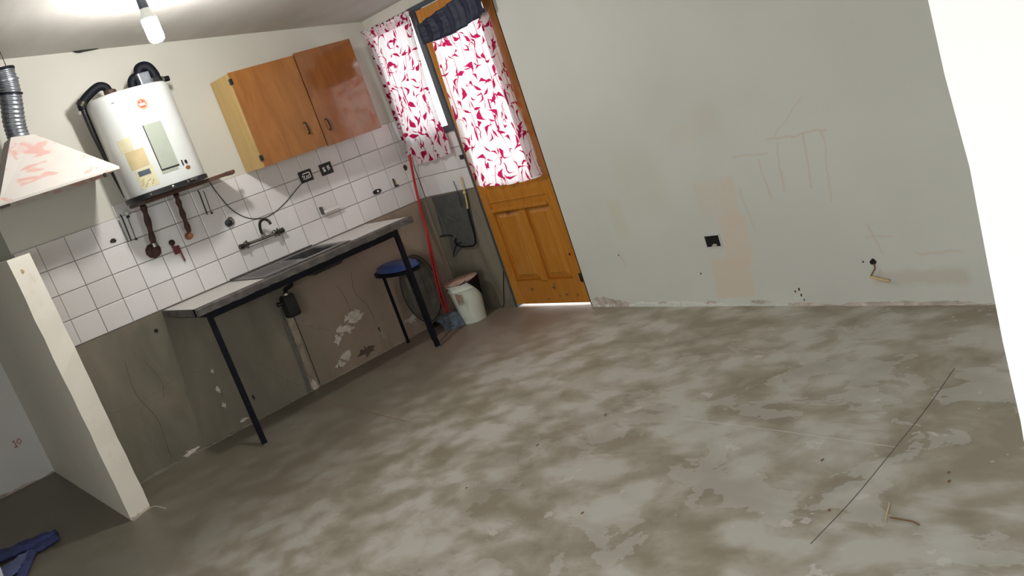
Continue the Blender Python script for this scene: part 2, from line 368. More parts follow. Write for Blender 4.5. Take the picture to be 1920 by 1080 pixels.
# ------------------------------------------------------------------ setting: floor, ceiling, walls
YB = 5.42; XR = 3.60
def czl(x): return 2.206+.1215*(3.60-x)
floor = tag(obj('floor', B(-2.6, 3.66, -1.6, 6.95, -.12, 0), M['floor']), kind='structure')
bm = bmesh.new()
vs = [bm.verts.new((x, y, czl(x)+dz)) for x in (-2.6, 3.78) for y in (-1.6, 6.95) for dz in (0, .12)]
for f in ((0, 1, 3, 2), (4, 6, 7, 5), (0, 4, 5, 1), (2, 3, 7, 6), (0, 2, 6, 4), (1, 5, 7, 3)): bm.faces.new([vs[i] for i in f])
ceiling = tag(obj('ceiling', bm, M['ceiling']), kind='structure')
def wall(name, x0, x1, y0, y1, z0=0, z1=None, mat='wall', parent=None):
    """a wall whose head follows the sloping ceiling"""
    bm = bmesh.new(); pts = [(x0, y0), (x1, y0), (x1, y1), (x0, y1)]
    lo = [bm.verts.new((x, y, z0)) for x, y in pts]; hi = [bm.verts.new((x, y, (z1 if z1 else czl(x)))) for x, y in pts]
    bm.faces.new(lo[::-1]); bm.faces.new(hi)
    for i in range(4): bm.faces.new((lo[i], lo[(i+1) % 4], hi[(i+1) % 4], hi[i]))
    o = obj(name, bm, M[mat], parent)
    if not parent: tag(o, kind='structure')
    return o
wall_back = wall('wall_back', .925, 3.76, YB, YB+.16)
wall_recess = wall('wall_recess', -2.6, .925, 6.75, 6.95, 0, None, 'wall_pale')
wall('wall_return', .925, 1.10, YB+.16, 6.95)
wall_left = wall('wall_left', -2.6, -2.45, -1.6, 6.75, 0, None, 'wall_dull')
wall_front = wall('wall_front', -2.45, 3.76, -1.6, -1.45, 0, None, 'wall_dull')
wall_corner = wall('wall_corner', XR, XR+.16, 4.79, YB, 0, 1.30)
wall('wall_lintel', XR, XR+.16, 4.02, YB, 2.135, None)
wall('wall_lintel_side', XR, XR+.16, 5.37, YB, 1.30, 2.135)
# long plain wall, a degree or so out of square
bm = bmesh.new(); P4 = [(3.575, 4.012), (3.475, .40), (3.76, .40), (3.76, 4.012)]
lo = [bm.verts.new((x, y, 0)) for x, y in P4]; hi = [bm.verts.new((x, y, czl(x)+.01)) for x, y in P4]
bm.faces.new(lo[::-1]); bm.faces.new(hi)
for i in range(4): bm.faces.new((lo[i], lo[(i+1) % 4], hi[(i+1) % 4], hi[i]))
wall_right = tag(obj('wall_right', bm, M['wall_big']), kind='structure')
def xr(y): return 3.575-(4.012-y)*.10/3.612
# low dividing wall at the kitchen's left end
bm = bmesh.new()
P4 = [(.797, 4.86), (.918, 4.925), (.925, 6.75), (.805, 6.75)]
nz = 14
rings = []
rr = random.Random(3)
for k in range(nz+1):
    z = 1.468*k/nz
    rings.append([bm.verts.new((x+(rr.random()-.5)*.006*(y < 6), y+(rr.random()-.5)*.006*(y < 6), z)) for x, y in P4])
skin(bm, rings)
part = tag(obj('wall_divider', bm, M['pillar']), kind='structure')
bm = L((.842, 4.888, 1.395), [(.012, .0), (.012, .006), (.004, .008)], 14, (-.2, -1, 0)); obj('wall_plug', bm, M['yellow_wire'], part, True)
# end of the wall beside the camera
bm = bmesh.new(); nz = 26; rings = []
for k in range(nz+1):
    z = (czl(.9)-.0)*k/nz; w = .0025*math.sin(z*9)+.0018*math.sin(z*23+1)
    rings.append([bm.verts.new((x, y+(w if x < 1 and y > .3 else 0), z)) for x, y in ((.90, .03), (1.12, .03), (1.12, .402), (.90, .402))])
skin(bm, rings)
jamb = tag(obj('wall_near', bm, M['white_jamb']), kind='structure')
# cement dado below the tiles
dado = obj('dado', B(.93, XR, YB-.006, YB, 0, .888), M['dado'], wall_back)
dado2 = obj('dado', B(XR-.006, XR, 4.80, YB-.006, 0, .888), M['dado'], wall_corner)
# outside ground and sill
tag(obj('ground_outside', B(3.76, 9, -3, 9, -.16, -.03), M['ground']), kind='structure')
tag(obj('door_sill', B(3.592, 3.78, 4.02, 4.79, -.02, .001), M['sill']), kind='structure')

# ------------------------------------------------------------------ tiles: every tile its own piece
def tile_mesh(w, h, axis, bm=None):
    bm = bmesh.new(); t = .008; i = .0035
    a = [(0, 0), (w, 0), (w, h), (0, h)]; b = [(i, i), (w-i, i), (w-i, h-i), (i, h-i)]
    def P(p, d): return (p[0], -d, p[1]) if axis == 'y' else (-d, -p[0], p[1])
    r0 = [bm.verts.new(P(p, 0)) for p in a]; r1 = [bm.verts.new(P(p, t-.002)) for p in a]; r2_ = [bm.verts.new(P(p, t)) for p in b]
    skin(bm, [r0, r1, r2_]); return bm
protos = {}
def tile(x, z, w, h, axis, parent):
    key = (round(w, 3), round(h, 3), axis)
    if key not in protos:
        o = obj('tile', tile_mesh(w, h, axis), M['tile'], parent); protos[key] = o
    else:
        o = protos[key].copy(); COL.objects.link(o); o.parent = parent
    j = rnd.uniform(-.0012, .0012)
    o.location = (x, YB-.002+j, z) if axis == 'y' else (XR-.002+j, x, z)
    o.rotation_euler = (rnd.uniform(-.006, .006), 0, rnd.uniform(-.008, .008)) if axis == 'y' else (0, rnd.uniform(-.006, .006), rnd.uniform(-.008, .008))
    return o
PX, PZ, G = .1533, .1490, .0032
tiles = []
for r in range(4):
    z = .893+PZ*r
    for k in range(-1, 17):
        x = 1.052+PX*k; w = PX-G
        if k == -1: x = .931; w = .119
        if x+w > 3.588: w = 3.588-x
        if k == 11 and r == 1: continue       # the soap dish sits here
        if w > .02: tiles.append(tile(x, z, w, PZ-G, 'y', wall_back))
for k in range(3, 7): tile(1.052+PX*k, .893+PZ*4, PX-G if k < 6 else .10, .072, 'y', wall_back)
for r in range(3):
    z = .893+PZ*r; h = PZ-G if r < 2 else 1.292-z
    for (ya, yb) in ((5.409, 5.3595), (5.3563, 5.2061), (5.2029, 5.0531), (5.0499, 4.9001), (4.8969, 4.797)):
        tile(ya, z, ya-yb, h, 'x', wall_corner)
obj('grout_bed', B(.928, 3.60, YB-.003, YB+.001, .889, 1.4875), M['grout'], wall_back)
obj('grout_bed', B(XR-.003, XR+.001, 4.795, YB-.003, .889, 1.293), M['grout'], wall_corner)

# ------------------------------------------------------------------ window and door with their steel frame
win = thing('window_1', None, None, (XR, 5.1, 1.3)); tag(win, kind='structure')
bm = bmesh.new()
box(bm, XR-.005, XR+.05, 4.85, 5.37, 1.30, 1.345); box(bm, XR-.005, XR+.05, 4.86, 5.37, 2.095, 2.135)
box(bm, XR-.005, XR+.05, 5.335, 5.37, 1.345, 2.095); box(bm, XR+.005, XR+.045, 4.85, 4.862, 1.345, 2.095)
obj('window_frame', bm, M['frame_grey'], win)
obj('pane', B(XR+.022, XR+.026, 4.862, 5.335, 1.345, 2.095), M['glass'], win)
frame = thing('door_frame', None, None, (XR, 4.4, 0)); tag(frame, kind='structure')
obj('post', B(XR-.012, XR+.06, 4.793, 4.852, 1.30, 2.13, .004), M['frame_grey'], frame)
obj('post', B(XR-.012, XR+.06, 4.779, 4.802, 0, 1.32, .003), M['frame_grey'], frame)
obj('post', B(XR-.022, XR+.06, 4.006, 4.024, 0, 2.13, .003), M['black_steel'], frame)
obj('head_bar', B(XR-.014, XR+.06, 4.006, 4.86, 2.105, 2.137, .003), M['frame_grey'], frame)
door = thing('door_1', None, None, (XR, 4.4, .03)); tag(door, kind='structure')
D0, D1 = 4.028, 4.776; xa, xb = XR-.012, XR+.030; zb = .022
obj('stile', B(xa, xb, D1-.078, D1, zb, 2.10, .004), M['pine_v'], door)
obj('stile', B(xa, xb, D0, D0+.098, zb, 2.10, .004), M['pine_v'], door)
ymid0, ymid1 = D0+.098, D1-.078
# arched top rail
bm = bmesh.new(); n = 14; up_ = []; dn = []
for i in range(n+1):
    y = ymid0+(ymid1-ymid0)*i/n; s = (i/n-.5)*2
    zc = 1.985+.045*(1-s*s)*-1+.03
    up_.append((y, 2.10)); dn.append((y, zc))
for i in range(n):
    q = [bm.verts.new((x, *p)) for x in (xa+.002, xb-.002) for p in (up_[i], up_[i+1], dn[i+1], dn[i])]
    bm.faces.new(q[:4]); bm.faces.new(q[4:][::-1]); bm.faces.new((q[0], q[4], q[5], q[1])); bm.faces.new((q[3], q[2], q[6], q[7]))
bmesh.ops.remove_doubles(bm, verts=bm.verts, dist=1e-5)
obj('top_rail', bm, M['pine'], door)
obj('lock_rail', B(xa+.004, xb-.002, ymid0, ymid1, .695, .885, .003), M['pine'], door)
obj('molding', B(xa-.016, xa+.006, ymid0-.004, ymid1+.004, .698, .722, .006), M['pine_v'], door)
obj('molding', B(xa-.004, xa+.006, ymid0+.004, ymid1-.004, .765, .773, .003), M['pine_v'], door)
obj('glazing_bead', B(xa-.012, xa+.006, ymid1-.006, ymid1+.012, .70, 2.0, .004), M['pine_v'], door)
obj('mullion', B(xa+.001, xb-.002, 4.368, 4.432, .18, .70, .004), M['pine_v'], door)
obj('bottom_rail', B(xa+.001, xb-.002, ymid0, ymid1, zb, .19, .003), M['pine'], door)
for (a, b) in ((ymid0, 4.368), (4.432, ymid1)):
    bm = bmesh.new()          # raised and fielded panel
    r0 = [(a, .19), (b, .19), (b, .697), (a, .697)]; ins = lambda d: [(a+d, .19+d), (b-d, .19+d), (b-d, .697-d), (a+d, .697-d)]
    prof = [(0, .034), (0, .022), (.012, .014), (.014, .022), (.045, .010), (.048, .006)]
    rs = [[bm.verts.new((xa+d, y, z)) for y, z in ins(i)] for i, d in prof]
    skin(bm, rs); obj('panel', bm, M['pine_v'], door)
obj('pane', B(XR+.006, XR+.010, ymid0-.005, ymid1+.005, .88, 2.02), M['glass'], door)
obj('hinge', L((xa-.004, D0-.006, .16), [(.007, 0), (.007, .075)], 10), M['dark_metal'], door)
obj('hinge', L((xa-.004, D0-.006, 1.12), [(.007, 0), (.007, .075)], 10), M['dark_metal'], door)
obj('hinge_plate', B(xa-.003, xa+.001, D0-.002, D0+.03, .165, .225), M['dark_metal'], door)
bm = L((xa+.001, D0+.05, .355), [(.009, 0), (.009, .004)], 12, (-1, 0, 0)); obj('knot', bm, M['rust_red'], door)
for (y, z, r) in ((4.33, .135, .012), (4.32, .16, .007), (4.56, .13, .010), (4.30, .075, .006), (4.23, .08, .008), (4.42, .055, .006)):
    obj('knot', plate(blob(y, z, r*1.6, r, int(z*1000)), 'x', xa+.0015, .001), M['twig'], door)

bm = bmesh.new(); box(bm, XR-.02, XR+.03, 4.80, 4.835, 1.10, 1.13)
obj('latch', bm, M['dark_metal'], frame)

# ------------------------------------------------------------------ curtains
def curtain(name, mat, tl, tr, bl, br, x, folds, amp, label, nz=44, ny=60, sag=.02, seed=0, bulge=0):
    """tl.. are (y, z) corners of the hanging cloth; folds grow towards the hem"""
    me_v = []; uvs = []
    for j in range(nz+1):
        v = j/nz
        for i in range(ny+1):
            u = i/ny
            y = (tl[0]*(1-u)+tr[0]*u)*(1-v)+(bl[0]*(1-u)+br[0]*u)*v
            y += bulge*u*math.sin(PI*min(1, v*1.1))
            z = (tl[1]*(1-u)+tr[1]*u)*(1-v)+(bl[1]*(1-u)+br[1]*u)*v-sag*math.sin(PI*u)*v
            ph = 2*PI*folds*u+1.2*math.sin(3*v+seed)
            d = amp*(.7+.3*v)*(math.sin(ph)+.4*math.sin(2.3*ph+1+seed))+.008*mnoise.noise(Vector((u*4, v*6, seed)))
            y += amp*.5*math.cos(ph)*.5
            me_v.append((x+d, y, z)); uvs.append((u*abs(tl[0]-tr[0]), -v*abs(tl[1]-bl[1])))
    faces = [(j*(ny+1)+i, j*(ny+1)+i+1, (j+1)*(ny+1)+i+1, (j+1)*(ny+1)+i) for j in range(nz) for i in range(ny)]
    me = bpy.data.meshes.new(name); me.from_pydata(me_v, [], faces); uvl = me.uv_layers.new(name='UVMap')
    for p in me.polygons:
        p.use_smooth = True
        for li in p.loop_indices: uvl.data[li].uv = uvs[me.loops[li].vertex_index]
    me.materials.append(mat); o = bpy.data.objects.new(name, me); COL.objects.link(o)
    return o
c1 = thing('window_curtain', 'white curtain with crimson brush strokes hanging over the narrow window beside the wall cabinet', 'curtain', (3.53, 5.0, 1.15), 'crimson patterned curtains')
par(curtain('cloth', M['curtain_a'], (5.30, 2.112), (4.80, 2.085), (5.345, 1.150), (4.850, 1.165), 3.545, 4.0, .013, '', seed=1, sag=.012, bulge=.035), c1)
par(curtain('gathered_edge', M['curtain_a'], (5.36, 2.115), (5.29, 2.112), (5.385, 1.235), (5.335, 1.17), 3.55, 2.0, .010, '', ny=16, seed=5, sag=0), c1)
par(curtain('heading', M['curtain_a'], (5.365, 2.135), (4.765, 2.118), (5.33, 2.065), (4.765, 2.055), 3.525, 9.0, .008, '', nz=8, ny=90, seed=2, sag=.006), c1)
obj('curtain_cord', T([(3.535, 5.385, 2.13), (3.53, 5.05, 2.118), (3.535, 4.75, 2.115)], .004, 6), M['black'], c1)
c2 = thing('door_curtain', 'white curtain with crimson brush strokes covering the glass of the orange wooden door', 'curtain', (3.55, 4.4, .88), 'crimson patterned curtains')
par(curtain('cloth', M['curtain_b'], (4.655, 1.945), (4.045, 1.935), (4.728, .905), (4.065, .885), 3.553, 5.0, .011, '', seed=4, sag=.022), c2)
par(curtain('loose_fold', M['curtain_b'], (4.135, 1.94), (4.035, 1.93), (4.130, .89), (4.035, .90), 3.532, 1.5, .010, '', ny=18, seed=7, sag=0), c2)
nv = curtain('navy_valance', M['navy'], (4.676, 2.005), (3.99, 2.07), (4.668, 1.880), (4.00, 1.905), 3.492, 5.0, .013, '', nz=18, ny=70, sag=.025, seed=3)
tag(nv, 'dark navy cloth bunched across the top of the door curtain', 'cloth')
md = nv.modifiers.new('thick', 'SOLIDIFY'); md.thickness = .002
bm = T([(3.535, 4.20, 1.935), (3.53, 4.06, 1.925)], .006, 8, False); obj('curtain_rod', bm, M['dark_metal'], c2)
bm = T([(3.54, 4.08, 1.98), (3.535, 4.07, 1.5), (3.54, 4.05, 1.2), (3.545, 4.045, .93)], .003, 6); obj('curtain_cord', bm, M['yellow_wire'], c2)

# ------------------------------------------------------------------ wall cabinet
cab = thing('wall_cabinet', 'brown two-door wooden wall cabinet hung above the tiles, left of the window curtain', 'cabinet', (2.8, YB, 1.48))
x0, x1, yf, z0, z1, xm = 2.36, 3.25, 5.115, 1.484, 2.072, 2.82
bm = bmesh.new()
box(bm, x0, x0+.018, yf+.018, YB-.012, z0, z1); box(bm, x1-.018, x1, yf+.018, YB-.012, z0, z1)
box(bm, x0+.018, x1-.018, yf+.018, YB-.012, z0, z0+.018); box(bm, x0+.018, x1-.018, yf+.018, YB-.012, z1-.018, z1)
box(bm, x0+.018, x1-.018, YB-.018, YB-.012, z0+.018, z1-.018)
obj('body', bm, M['cab_side'], cab)
dl = obj('door', B(x0+.003, xm-.004, yf-.002, yf+.0165, z0-.002, z1+.002, .002), M['cab_door'], cab)
dr = obj('door', B(xm+.003, x1+.002, yf-.004, yf+.0165, z0-.010, z1+.012, .002), M['cab_gloss'], cab)
for (px, pz, d) in ((2.718, 1.625, dl), (2.872, 1.605, dr)):
    obj('handle', T([(px-.002, yf-.002, pz+.036), (px-.002, yf-.022, pz+.030), (px+.003, yf-.022, pz-.030), (px+.003, yf-.002, pz-.036)], .005, 8), M['dark_metal'], d)
for pz in (2.02, 1.54):
    obj('hinge', B(x0-.004, x0+.010, yf-.006, yf+.02, pz-.018, pz+.018, .002), M['black'], dl)

# ------------------------------------------------------------------ water heater
hx, hy, hw, hd, hn = 1.775, 5.195, .225, .20, 2.6
def HP(t, off=0):
    s, c = math.sin(t), -math.cos(t); k = (abs(s)**hn+abs(c)**hn)**(-1/hn)
    return hx+(hw+off)*k*s, hy+(hd+off)*k*c
ht = thing('water_heater', 'white wall-hung water heater with red round sticker, between hood and cabinet', 'water heater', (hx, YB, 1.56))
bm = bmesh.new(); N = 96; rs = []
for (z, o_) in ((1.575, -.03), (1.56, -.012), (1.562, -.002), (1.58, 0), (1.60, 0), (2.085, 0), (2.108, -.003), (2.12, -.012), (2.124, -.03)):
    rs.append([bm.verts.new((*HP(2*PI*i/N, o_), z)) for i in range(N)])
skin(bm, rs); body = obj('tank', bm, M['white_enamel'], ht, True)
def patch(t0, t1, z0, z1, off, mat, name, parent, round_=False, k=10):
    bm = bmesh.new(); t0, t1 = math.radians(t0), math.radians(t1)
    if round_:
        cx_, cz_ = (t0+t1)/2, (z0+z1)/2; P = [(cx_+(t1-t0)/2*math.cos(a*2*PI/24), cz_+(z1-z0)/2*math.sin(a*2*PI/24)) for a in range(24)]
        f = [bm.verts.new((*HP(t, off), z)) for t, z in P]; bk = [bm.verts.new((*HP(t, -.004), z)) for t, z in P]
        bm.faces.new(f)
        for i in range(24): bm.faces.new((f[i], f[(i+1) % 24], bk[(i+1) % 24], bk[i]))
    else:
        rows = []
        for z, o2 in ((z0, -.003), (z0, off), (z1, off), (z1, -.003)):
            rows.append([bm.verts.new((*HP(t0+(t1-t0)*i/k, o2), z)) for i in range(k+1)])
        for a, b in zip(rows, rows[1:]):
            for i in range(k): bm.faces.new((a[i], a[i+1], b[i+1], b[i]))
        for e in (0, k): bm.faces.new([rows[q][e] for q in range(4)])
    return obj(name, bm, mat, parent)
st = patch(-9, 5.5, 1.990, 2.052, .0008, M['orange_sticker'], 'round_sticker', body, True)
patch(-7.5, 3.5, 2.000, 2.045, .0016, M['red_sticker'], 'sticker_center', body, True)
bm = bmesh.new()
def stroke(bm, pts, r=.0022):       # (deg, z) strokes lying on the heater skin
    tube(bm, [(*HP(math.radians(t), .0028), z) for t, z in pts], r, 5, False)
for pts in (((-6.2, 2.026), (-5.6, 2.012), (-5.0, 2.022), (-4.4, 2.012), (-3.8, 2.028)), ((-3.0, 2.030), (-2.9, 2.012), (-1.7, 2.013), (-1.7, 2.021), (-2.9, 2.022)),
            ((-.9, 2.012), (-.8, 2.023), (.4, 2.024)), ((.9, 2.028), (1.0, 2.012)), ((2.2, 2.024), (1.1, 2.019), (2.3, 2.012)), ((-3.6, 2.036), (-2.6, 2.040), (-2.4, 2.034))):
    stroke(bm, pts)
obj('sticker_lettering', bm, M['white_print'], body)
patch(-12.5, 12.5, 1.655, 1.910, .004, M['grey_label'], 'display_panel', body)
patch(-13.6, -12.5, 1.650, 1.910, .0045, M['black'], 'panel_edge', body)
patch(-12.8, 12.5, 1.648, 1.656, .0045, M['black'], 'panel_edge', body)
patch(-14, 10, 1.630, 1.647, .002, M['grey_label'], 'panel_lower_strip', body)  # grey strip just below the display panel
patch(-54, -36, 1.800, 1.873, .001, M['beige_label'], 'paper_label', body)
patch(-50, -24, 1.700, 1.800, .001, M['tan_label'], 'paper_label', body)
patch(-47, -22, 1.585, 1.697, .001, M['beige_label'], 'paper_label', body)
patch(-43, -27, 1.655, 1.683, .002, M['dark_label'], 'printed_band', body)
bm = bmesh.new()
for (t, z, a, b) in ((-42, 1.615, 1.8, .010), (-38, 1.605, 2.2, .008), (-33, 1.625, 2.6, .006), (-29, 1.61, 2.0, .012), (-40, 1.635, 1.5, .006)):
    tube(bm, [(*HP(math.radians(t-a), .0015), z-b), (*HP(math.radians(t+a), .0015), z+b)], .003, 5, False)
obj('label_lettering', bm, M['tan_label'], body)
bm = bmesh.new(); stroke(bm, ((-38, 2.068), (-36.4, 2.071), (-35.6, 2.067), (-34.5, 2.071)), .0022); obj('small_lettering', bm, M['grey_print'], body)
patch(22, 25, 1.645, 1.668, .006, M['black'], 'switch', body, True)
patch(17.5, 19, 1.640, 1.672, .004, M['dark_metal'], 'switch_slot', body)
patch(20, 27, 1.612, 1.634, .003, M['copper'], 'worn_mark', body, True)
# black skirt and bolts below the tank
bm = bmesh.new(); rs = []
for (z, o_) in ((1.562, -.010), (1.560, .006), (1.535, .006), (1.532, -.02)): rs.append([bm.verts.new((*HP(2*PI*i/N, o_), z)) for i in range(N)])
skin(bm, rs); sk = obj('base_skirt', bm, M['black'], ht, True)
for t in (-38, -8, 14, 26):
    p = HP(math.radians(t), .006); q = Vector((p[0]-hx, p[1]-hy, 0)).normalized()
    obj('bolt', L((p[0], p[1], 1.548), [(.008, -.004), (.008, .006), (.003, .008)], 10, q), M['chrome'], sk)
p = [(*HP(math.radians(t), .010), 1.551) for t in (17, 20, 23, 26, 29)]
obj('chrome_pipe', T(p, .006, 8, False), M['chrome'], sk)
# flue elbows on top
bm = T([(1.88, 5.26, 2.10), (1.88, 5.26, 2.19), (1.90, 5.24, 2.225), (1.95, 5.22, 2.225), (1.985, 5.20, 2.20), (2.0, 5.19, 2.165), (2.0, 5.19, 2.10)], .036, 14)
fl = thing('vent_fitting', None, None); bpy.data.objects.remove(fl)
obj('vent_elbow', T([(1.845, 5.24, 2.09), (1.845, 5.24, 2.16), (1.862, 5.235, 2.19), (1.90, 5.225, 2.20)], .026, 14), M['black_steel'], ht, True)
bm.free()
obj('vent_elbow', T([(1.90, 5.23, 2.20), (1.915, 5.225, 2.235), (1.955, 5.215, 2.235), (1.975, 5.21, 2.19), (1.975, 5.21, 2.15)], .030, 14), M['black_steel'], ht, True)
obj('vent_box', B(1.868, 1.935, 5.16, 5.24, 2.115, 2.205, .006), M['silver'], ht)
obj('vent_box', B(1.936, 1.985, 5.17, 5.24, 2.118, 2.165, .006), M['black'], ht)
obj('vent_valve', T([(1.96, 5.2, 2.142), (2.045, 5.2, 2.142)], .016, 10, False), M['black_steel'], ht, True)
obj('valve_collar', T([(2.0, 5.2, 2.142), (2.012, 5.2, 2.142)], .021, 12, False), M['chrome'], ht, True)
# insulated pipe on the left side
obj('pipe_cap', L((1.70, 5.22, 2.115), [(.034, 0), (.034, .045), (.028, .05)], 16, (.15, 0, 1)), M['rust'], ht, True)
obj('insulated_pipe', T([(1.70, 5.22, 2.155), (1.69, 5.22, 2.185), (1.655, 5.225, 2.195), (1.59, 5.24, 2.165), (1.545, 5.25, 2.13), (1.54, 5.25, 2.10)], .024, 12), M['black_steel'], ht, True)
obj('pipe_clamp', T([(1.555, 5.247, 2.142), (1.535, 5.252, 2.122)], .029, 12, False), M['dark_metal'], ht, True)
obj('insulated_pipe', T([(1.54, 5.25, 2.10), (1.542, 5.26, 1.95), (1.56, 5.28, 1.75), (1.575, 5.29, 1.58)], .017, 10), M['black'], ht, True)
# mounting board below
bm = bmesh.new(); box(bm, 1.60, 2.17, 5.12, YB-.012, 1.508, 1.530, .004)
obj('mounting_board', bm, M['rim_wood'], ht)
obj('board_end', T([(2.15, 5.20, 1.519), (2.20, 5.24, 1.517)], .014, 10, False), M['rim_wood'], ht, True)

# ------------------------------------------------------------------ pipes under the heater
def stub(name, pts, r, mat, label, cat, group=None, cap=None):
    t = thing(name, label, cat, pts[-1], group)
    obj('pipe', T(pts, r, 12), mat, t, True); return t
t = stub('gas_pipe', [(1.655, 5.34, 1.505), (1.655, 5.36, 1.44), (1.642, 5.365, 1.34), (1.632, 5.375, 1.265)], lambda s: .017+.003*math.sin(s*18), M['rust'], 'rusty brown pipe with a large round flange, under the left of the water heater', 'pipe')
obj('collar', L((1.632, 5.37, 1.268), [(.012, -.012), (.012, .010)], 12), M['chrome'], t, True)
obj('flange', L((1.625, YB-.008, 1.236), [(.046, 0), (.046, .012), (.036, .024), (.020, .030), (.018, .044), (.006, .046)], 10, (0, -1, 0)), M['rust'], t)
t = stub('water_pipe', [(1.862, 5.34, 1.505), (1.862, 5.355, 1.45), (1.860, 5.365, 1.36), (1.858, 5.375, 1.265)], lambda s: .015+.003*math.sin(s*22+1), M['rust'], 'rusty brown pipe with small copper end, under the middle of the water heater', 'pipe')
obj('fitting', L((1.855, YB-.008, 1.243), [(.024, 0), (.024, .015), (.017, .028), (.017, .045), (.005, .047)], 10, (0, -1, 0)), M['copper'], t)
t = thing('stopcock', 'small dark stopcock with a dark red lever, right of the flanged pipe', 'stopcock', (1.735, YB, 1.2))
obj('spindle', L((1.745, YB-.008, 1.242), [(.018, 0), (.018, .012), (.011, .02), (.004, .026)], 12, (0, -1, 0)), M['rust'], t)
obj('body', B(1.735, 1.775, YB-.028, YB-.008, 1.165, 1.215, .006), M['rust_red'], t)
obj('lever', T([(1.737, YB-.022, 1.225), (1.745, YB-.024, 1.20)], .008, 8, False), M['rust_red'], t)
obj('lever', T([(1.768, YB-.024, 1.19), (1.772, YB-.024, 1.11)], .005, 8, False), M['rust_red'], t)
for i, (xa_, za, zb2, lab) in enumerate(((1.535, 1.50, 1.335, 'thin bent wire hooks with a white knob, left below the water heater'), (2.02, 1.485, 1.325, 'thin bent wire hooks on the tiles, right of the copper-ended pipe'))):
    t = thing('wire_hook', lab, 'hook', (xa_, YB, zb2))
    obj('wire', T([(xa_, YB-.008, za), (xa_+.002, YB-.016, za-.02), (xa_-.004, YB-.016, zb2)], .0035, 6, False), M['black'], t)
    obj('wire', T([(xa_+.03, YB-.008, za-.01), (xa_+.032, YB-.014, za-.03), (xa_+.024, YB-.016, zb2)], .0022, 6, False), M['dark_metal'], t)
    obj('foot', L((xa_+.026, YB-.008, zb2), [(.007, 0), (.007, .012)], 8, (0, -1, 0)), M['black'], t)
    if i == 0:
        obj('wire', T([(xa_-.022, YB-.014, za-.03), (xa_-.022, YB-.016, zb2)], .002, 6, False), M['black'], t)
        obj('knob', L((xa_+.035, YB-.008, za-.005), [(.013, 0), (.017, .01), (.013, .024), (.004, .03)], 14, (0, -1, 0)), M['white_enamel'], t, True)
        obj('knob_stem', L((xa_+.035, YB-.008, za-.028), [(.009, 0), (.009, .012)], 10, (0, -1, 0)), M['black'], t)

# ------------------------------------------------------------------ fittings on the tiles
def hole(x, z, rx, rz, lab, name='pipe_hole', cat='hole', seed=1, mat='black', at=YB-.0105, plane='y', rim=None):
    o = tag(obj(name, plate(blob(x, z, rx, rz, seed, 14, .22), plane, at, .003), M[mat]), lab, cat); return o
hole(1.438, 1.371, .017, .014, 'black round pipe stub in the top tile row, left of the water heater pipes', 'pipe_stub', 'pipe end', 2)
hole(1.452, .79, .012, .012, 'small black pipe stub in the bare cement, left of the countertop end', 'pipe_stub', 'pipe end', 3, at=YB-.006)
t = thing('stop_valve', 'round black stop valve with silver rim on the tiles, up left of the faucet', 'valve', (2.125, YB, 1.231))
obj('knob', L((2.122, YB-.010, 1.231), [(.022, 0), (.025, .006), (.022, .026), (.008, .03)], 12, (-.15, -1, 0)), M['black'], t, True)
obj('rim', T([(2.135+.022*math.cos(a), YB-.016, 1.234+.026*math.sin(a)) for a in [math.radians(d) for d in range(-70, 111, 20)]], .005, 8), M['chrome'], t, True)
def outlet(x, z, w, h, lab, strokes, ang=0):
    t = thing('wall_outlet', lab, 'outlet', (x, YB, z), 'black outlets under the cabinet')
    bm = bmesh.new()
    box(bm, x-w/2, x+w/2, YB-.020, YB-.009, z-h/2, z+h/2, .004)
    obj('cover_plate', bm, M['black'], t)
    bm = bmesh.new()
    for s in strokes: tube(bm, [(x+a, YB-.0215, z+b) for a, b in s], .0042, 6, False)
    obj('socket_insert', bm, M['white_print'], t)
    return t
outlet(2.742, 1.337, .096, .078, 'left black outlet plate under the cabinet, with the grey cable running to it',
       [((-.024, .018), (.026, .020)), ((-.030, -.002), (-.026, .006), (-.012, .004), (-.026, -.016), (-.006, -.018)), ((-.004, -.016), (.004, .002), (.012, -.012), (.018, .004)), ((.028, .018), (.030, -.014), (.004, -.017))])
outlet(2.905, 1.336, .092, .078, 'right black outlet plate under the cabinet, without a cable',
       [((-.026, .016), (-.024, -.016)), ((-.014, .014), (-.022, .002), (-.012, -.014)), ((.006, .016), (.024, -.004), (.010, -.014), (.008, .004), (.022, .018))])
t = thing('valve_cover', 'black oval valve end with a pale centre, low on the tiles toward the corner', 'valve', (3.216, YB, 1.065))
obj('ring', plate(blob(3.216, 1.065, .034, .017, 5, 16, .12), 'y', YB-.009, .010), M['black'], t)
obj('center', L((3.222, YB-.017, 1.065), [(.009, 0), (.006, .006)], 10, (0, -1, 0)), M['white_print'], t)
t = thing('wall_bracket', 'small upright brass and black bracket on the tiles left of the red hose', 'bracket', (3.384, YB, 1.078))
obj('plate', B(3.372, 3.380, YB-.022, YB-.009, 1.048, 1.108, .002), M['dark_metal'], t)
obj('plate', B(3.372, 3.402, YB-.022, YB-.009, 1.046, 1.056, .002), M['dark_metal'], t)
obj('insert', B(3.383, 3.396, YB-.014, YB-.009, 1.060, 1.100, .002), M['yellow_wire'], t)
hole(3.512, 1.150, .015, .022, 'small dark brown stub on the tiles beside the hem of the window curtain', 'pipe_stub', 'pipe end', 9, 'rust')
t = thing('soap_dish', 'built-in beige ceramic soap dish in the tiles above the right of the sink', 'soap dish', (2.81, YB, 1.07))
sx0 = 1.052+PX*11
bm = bmesh.new(); box(bm, sx0, sx0+.150, YB-.010, YB+.0005, 1.042, 1.187, .002); obj('back_plate', bm, M['tile'], t)
obj('tray', B(sx0+.015, sx0+.148, YB-.052, YB-.009, 1.060, 1.074, .005), M['beige_label'], t)
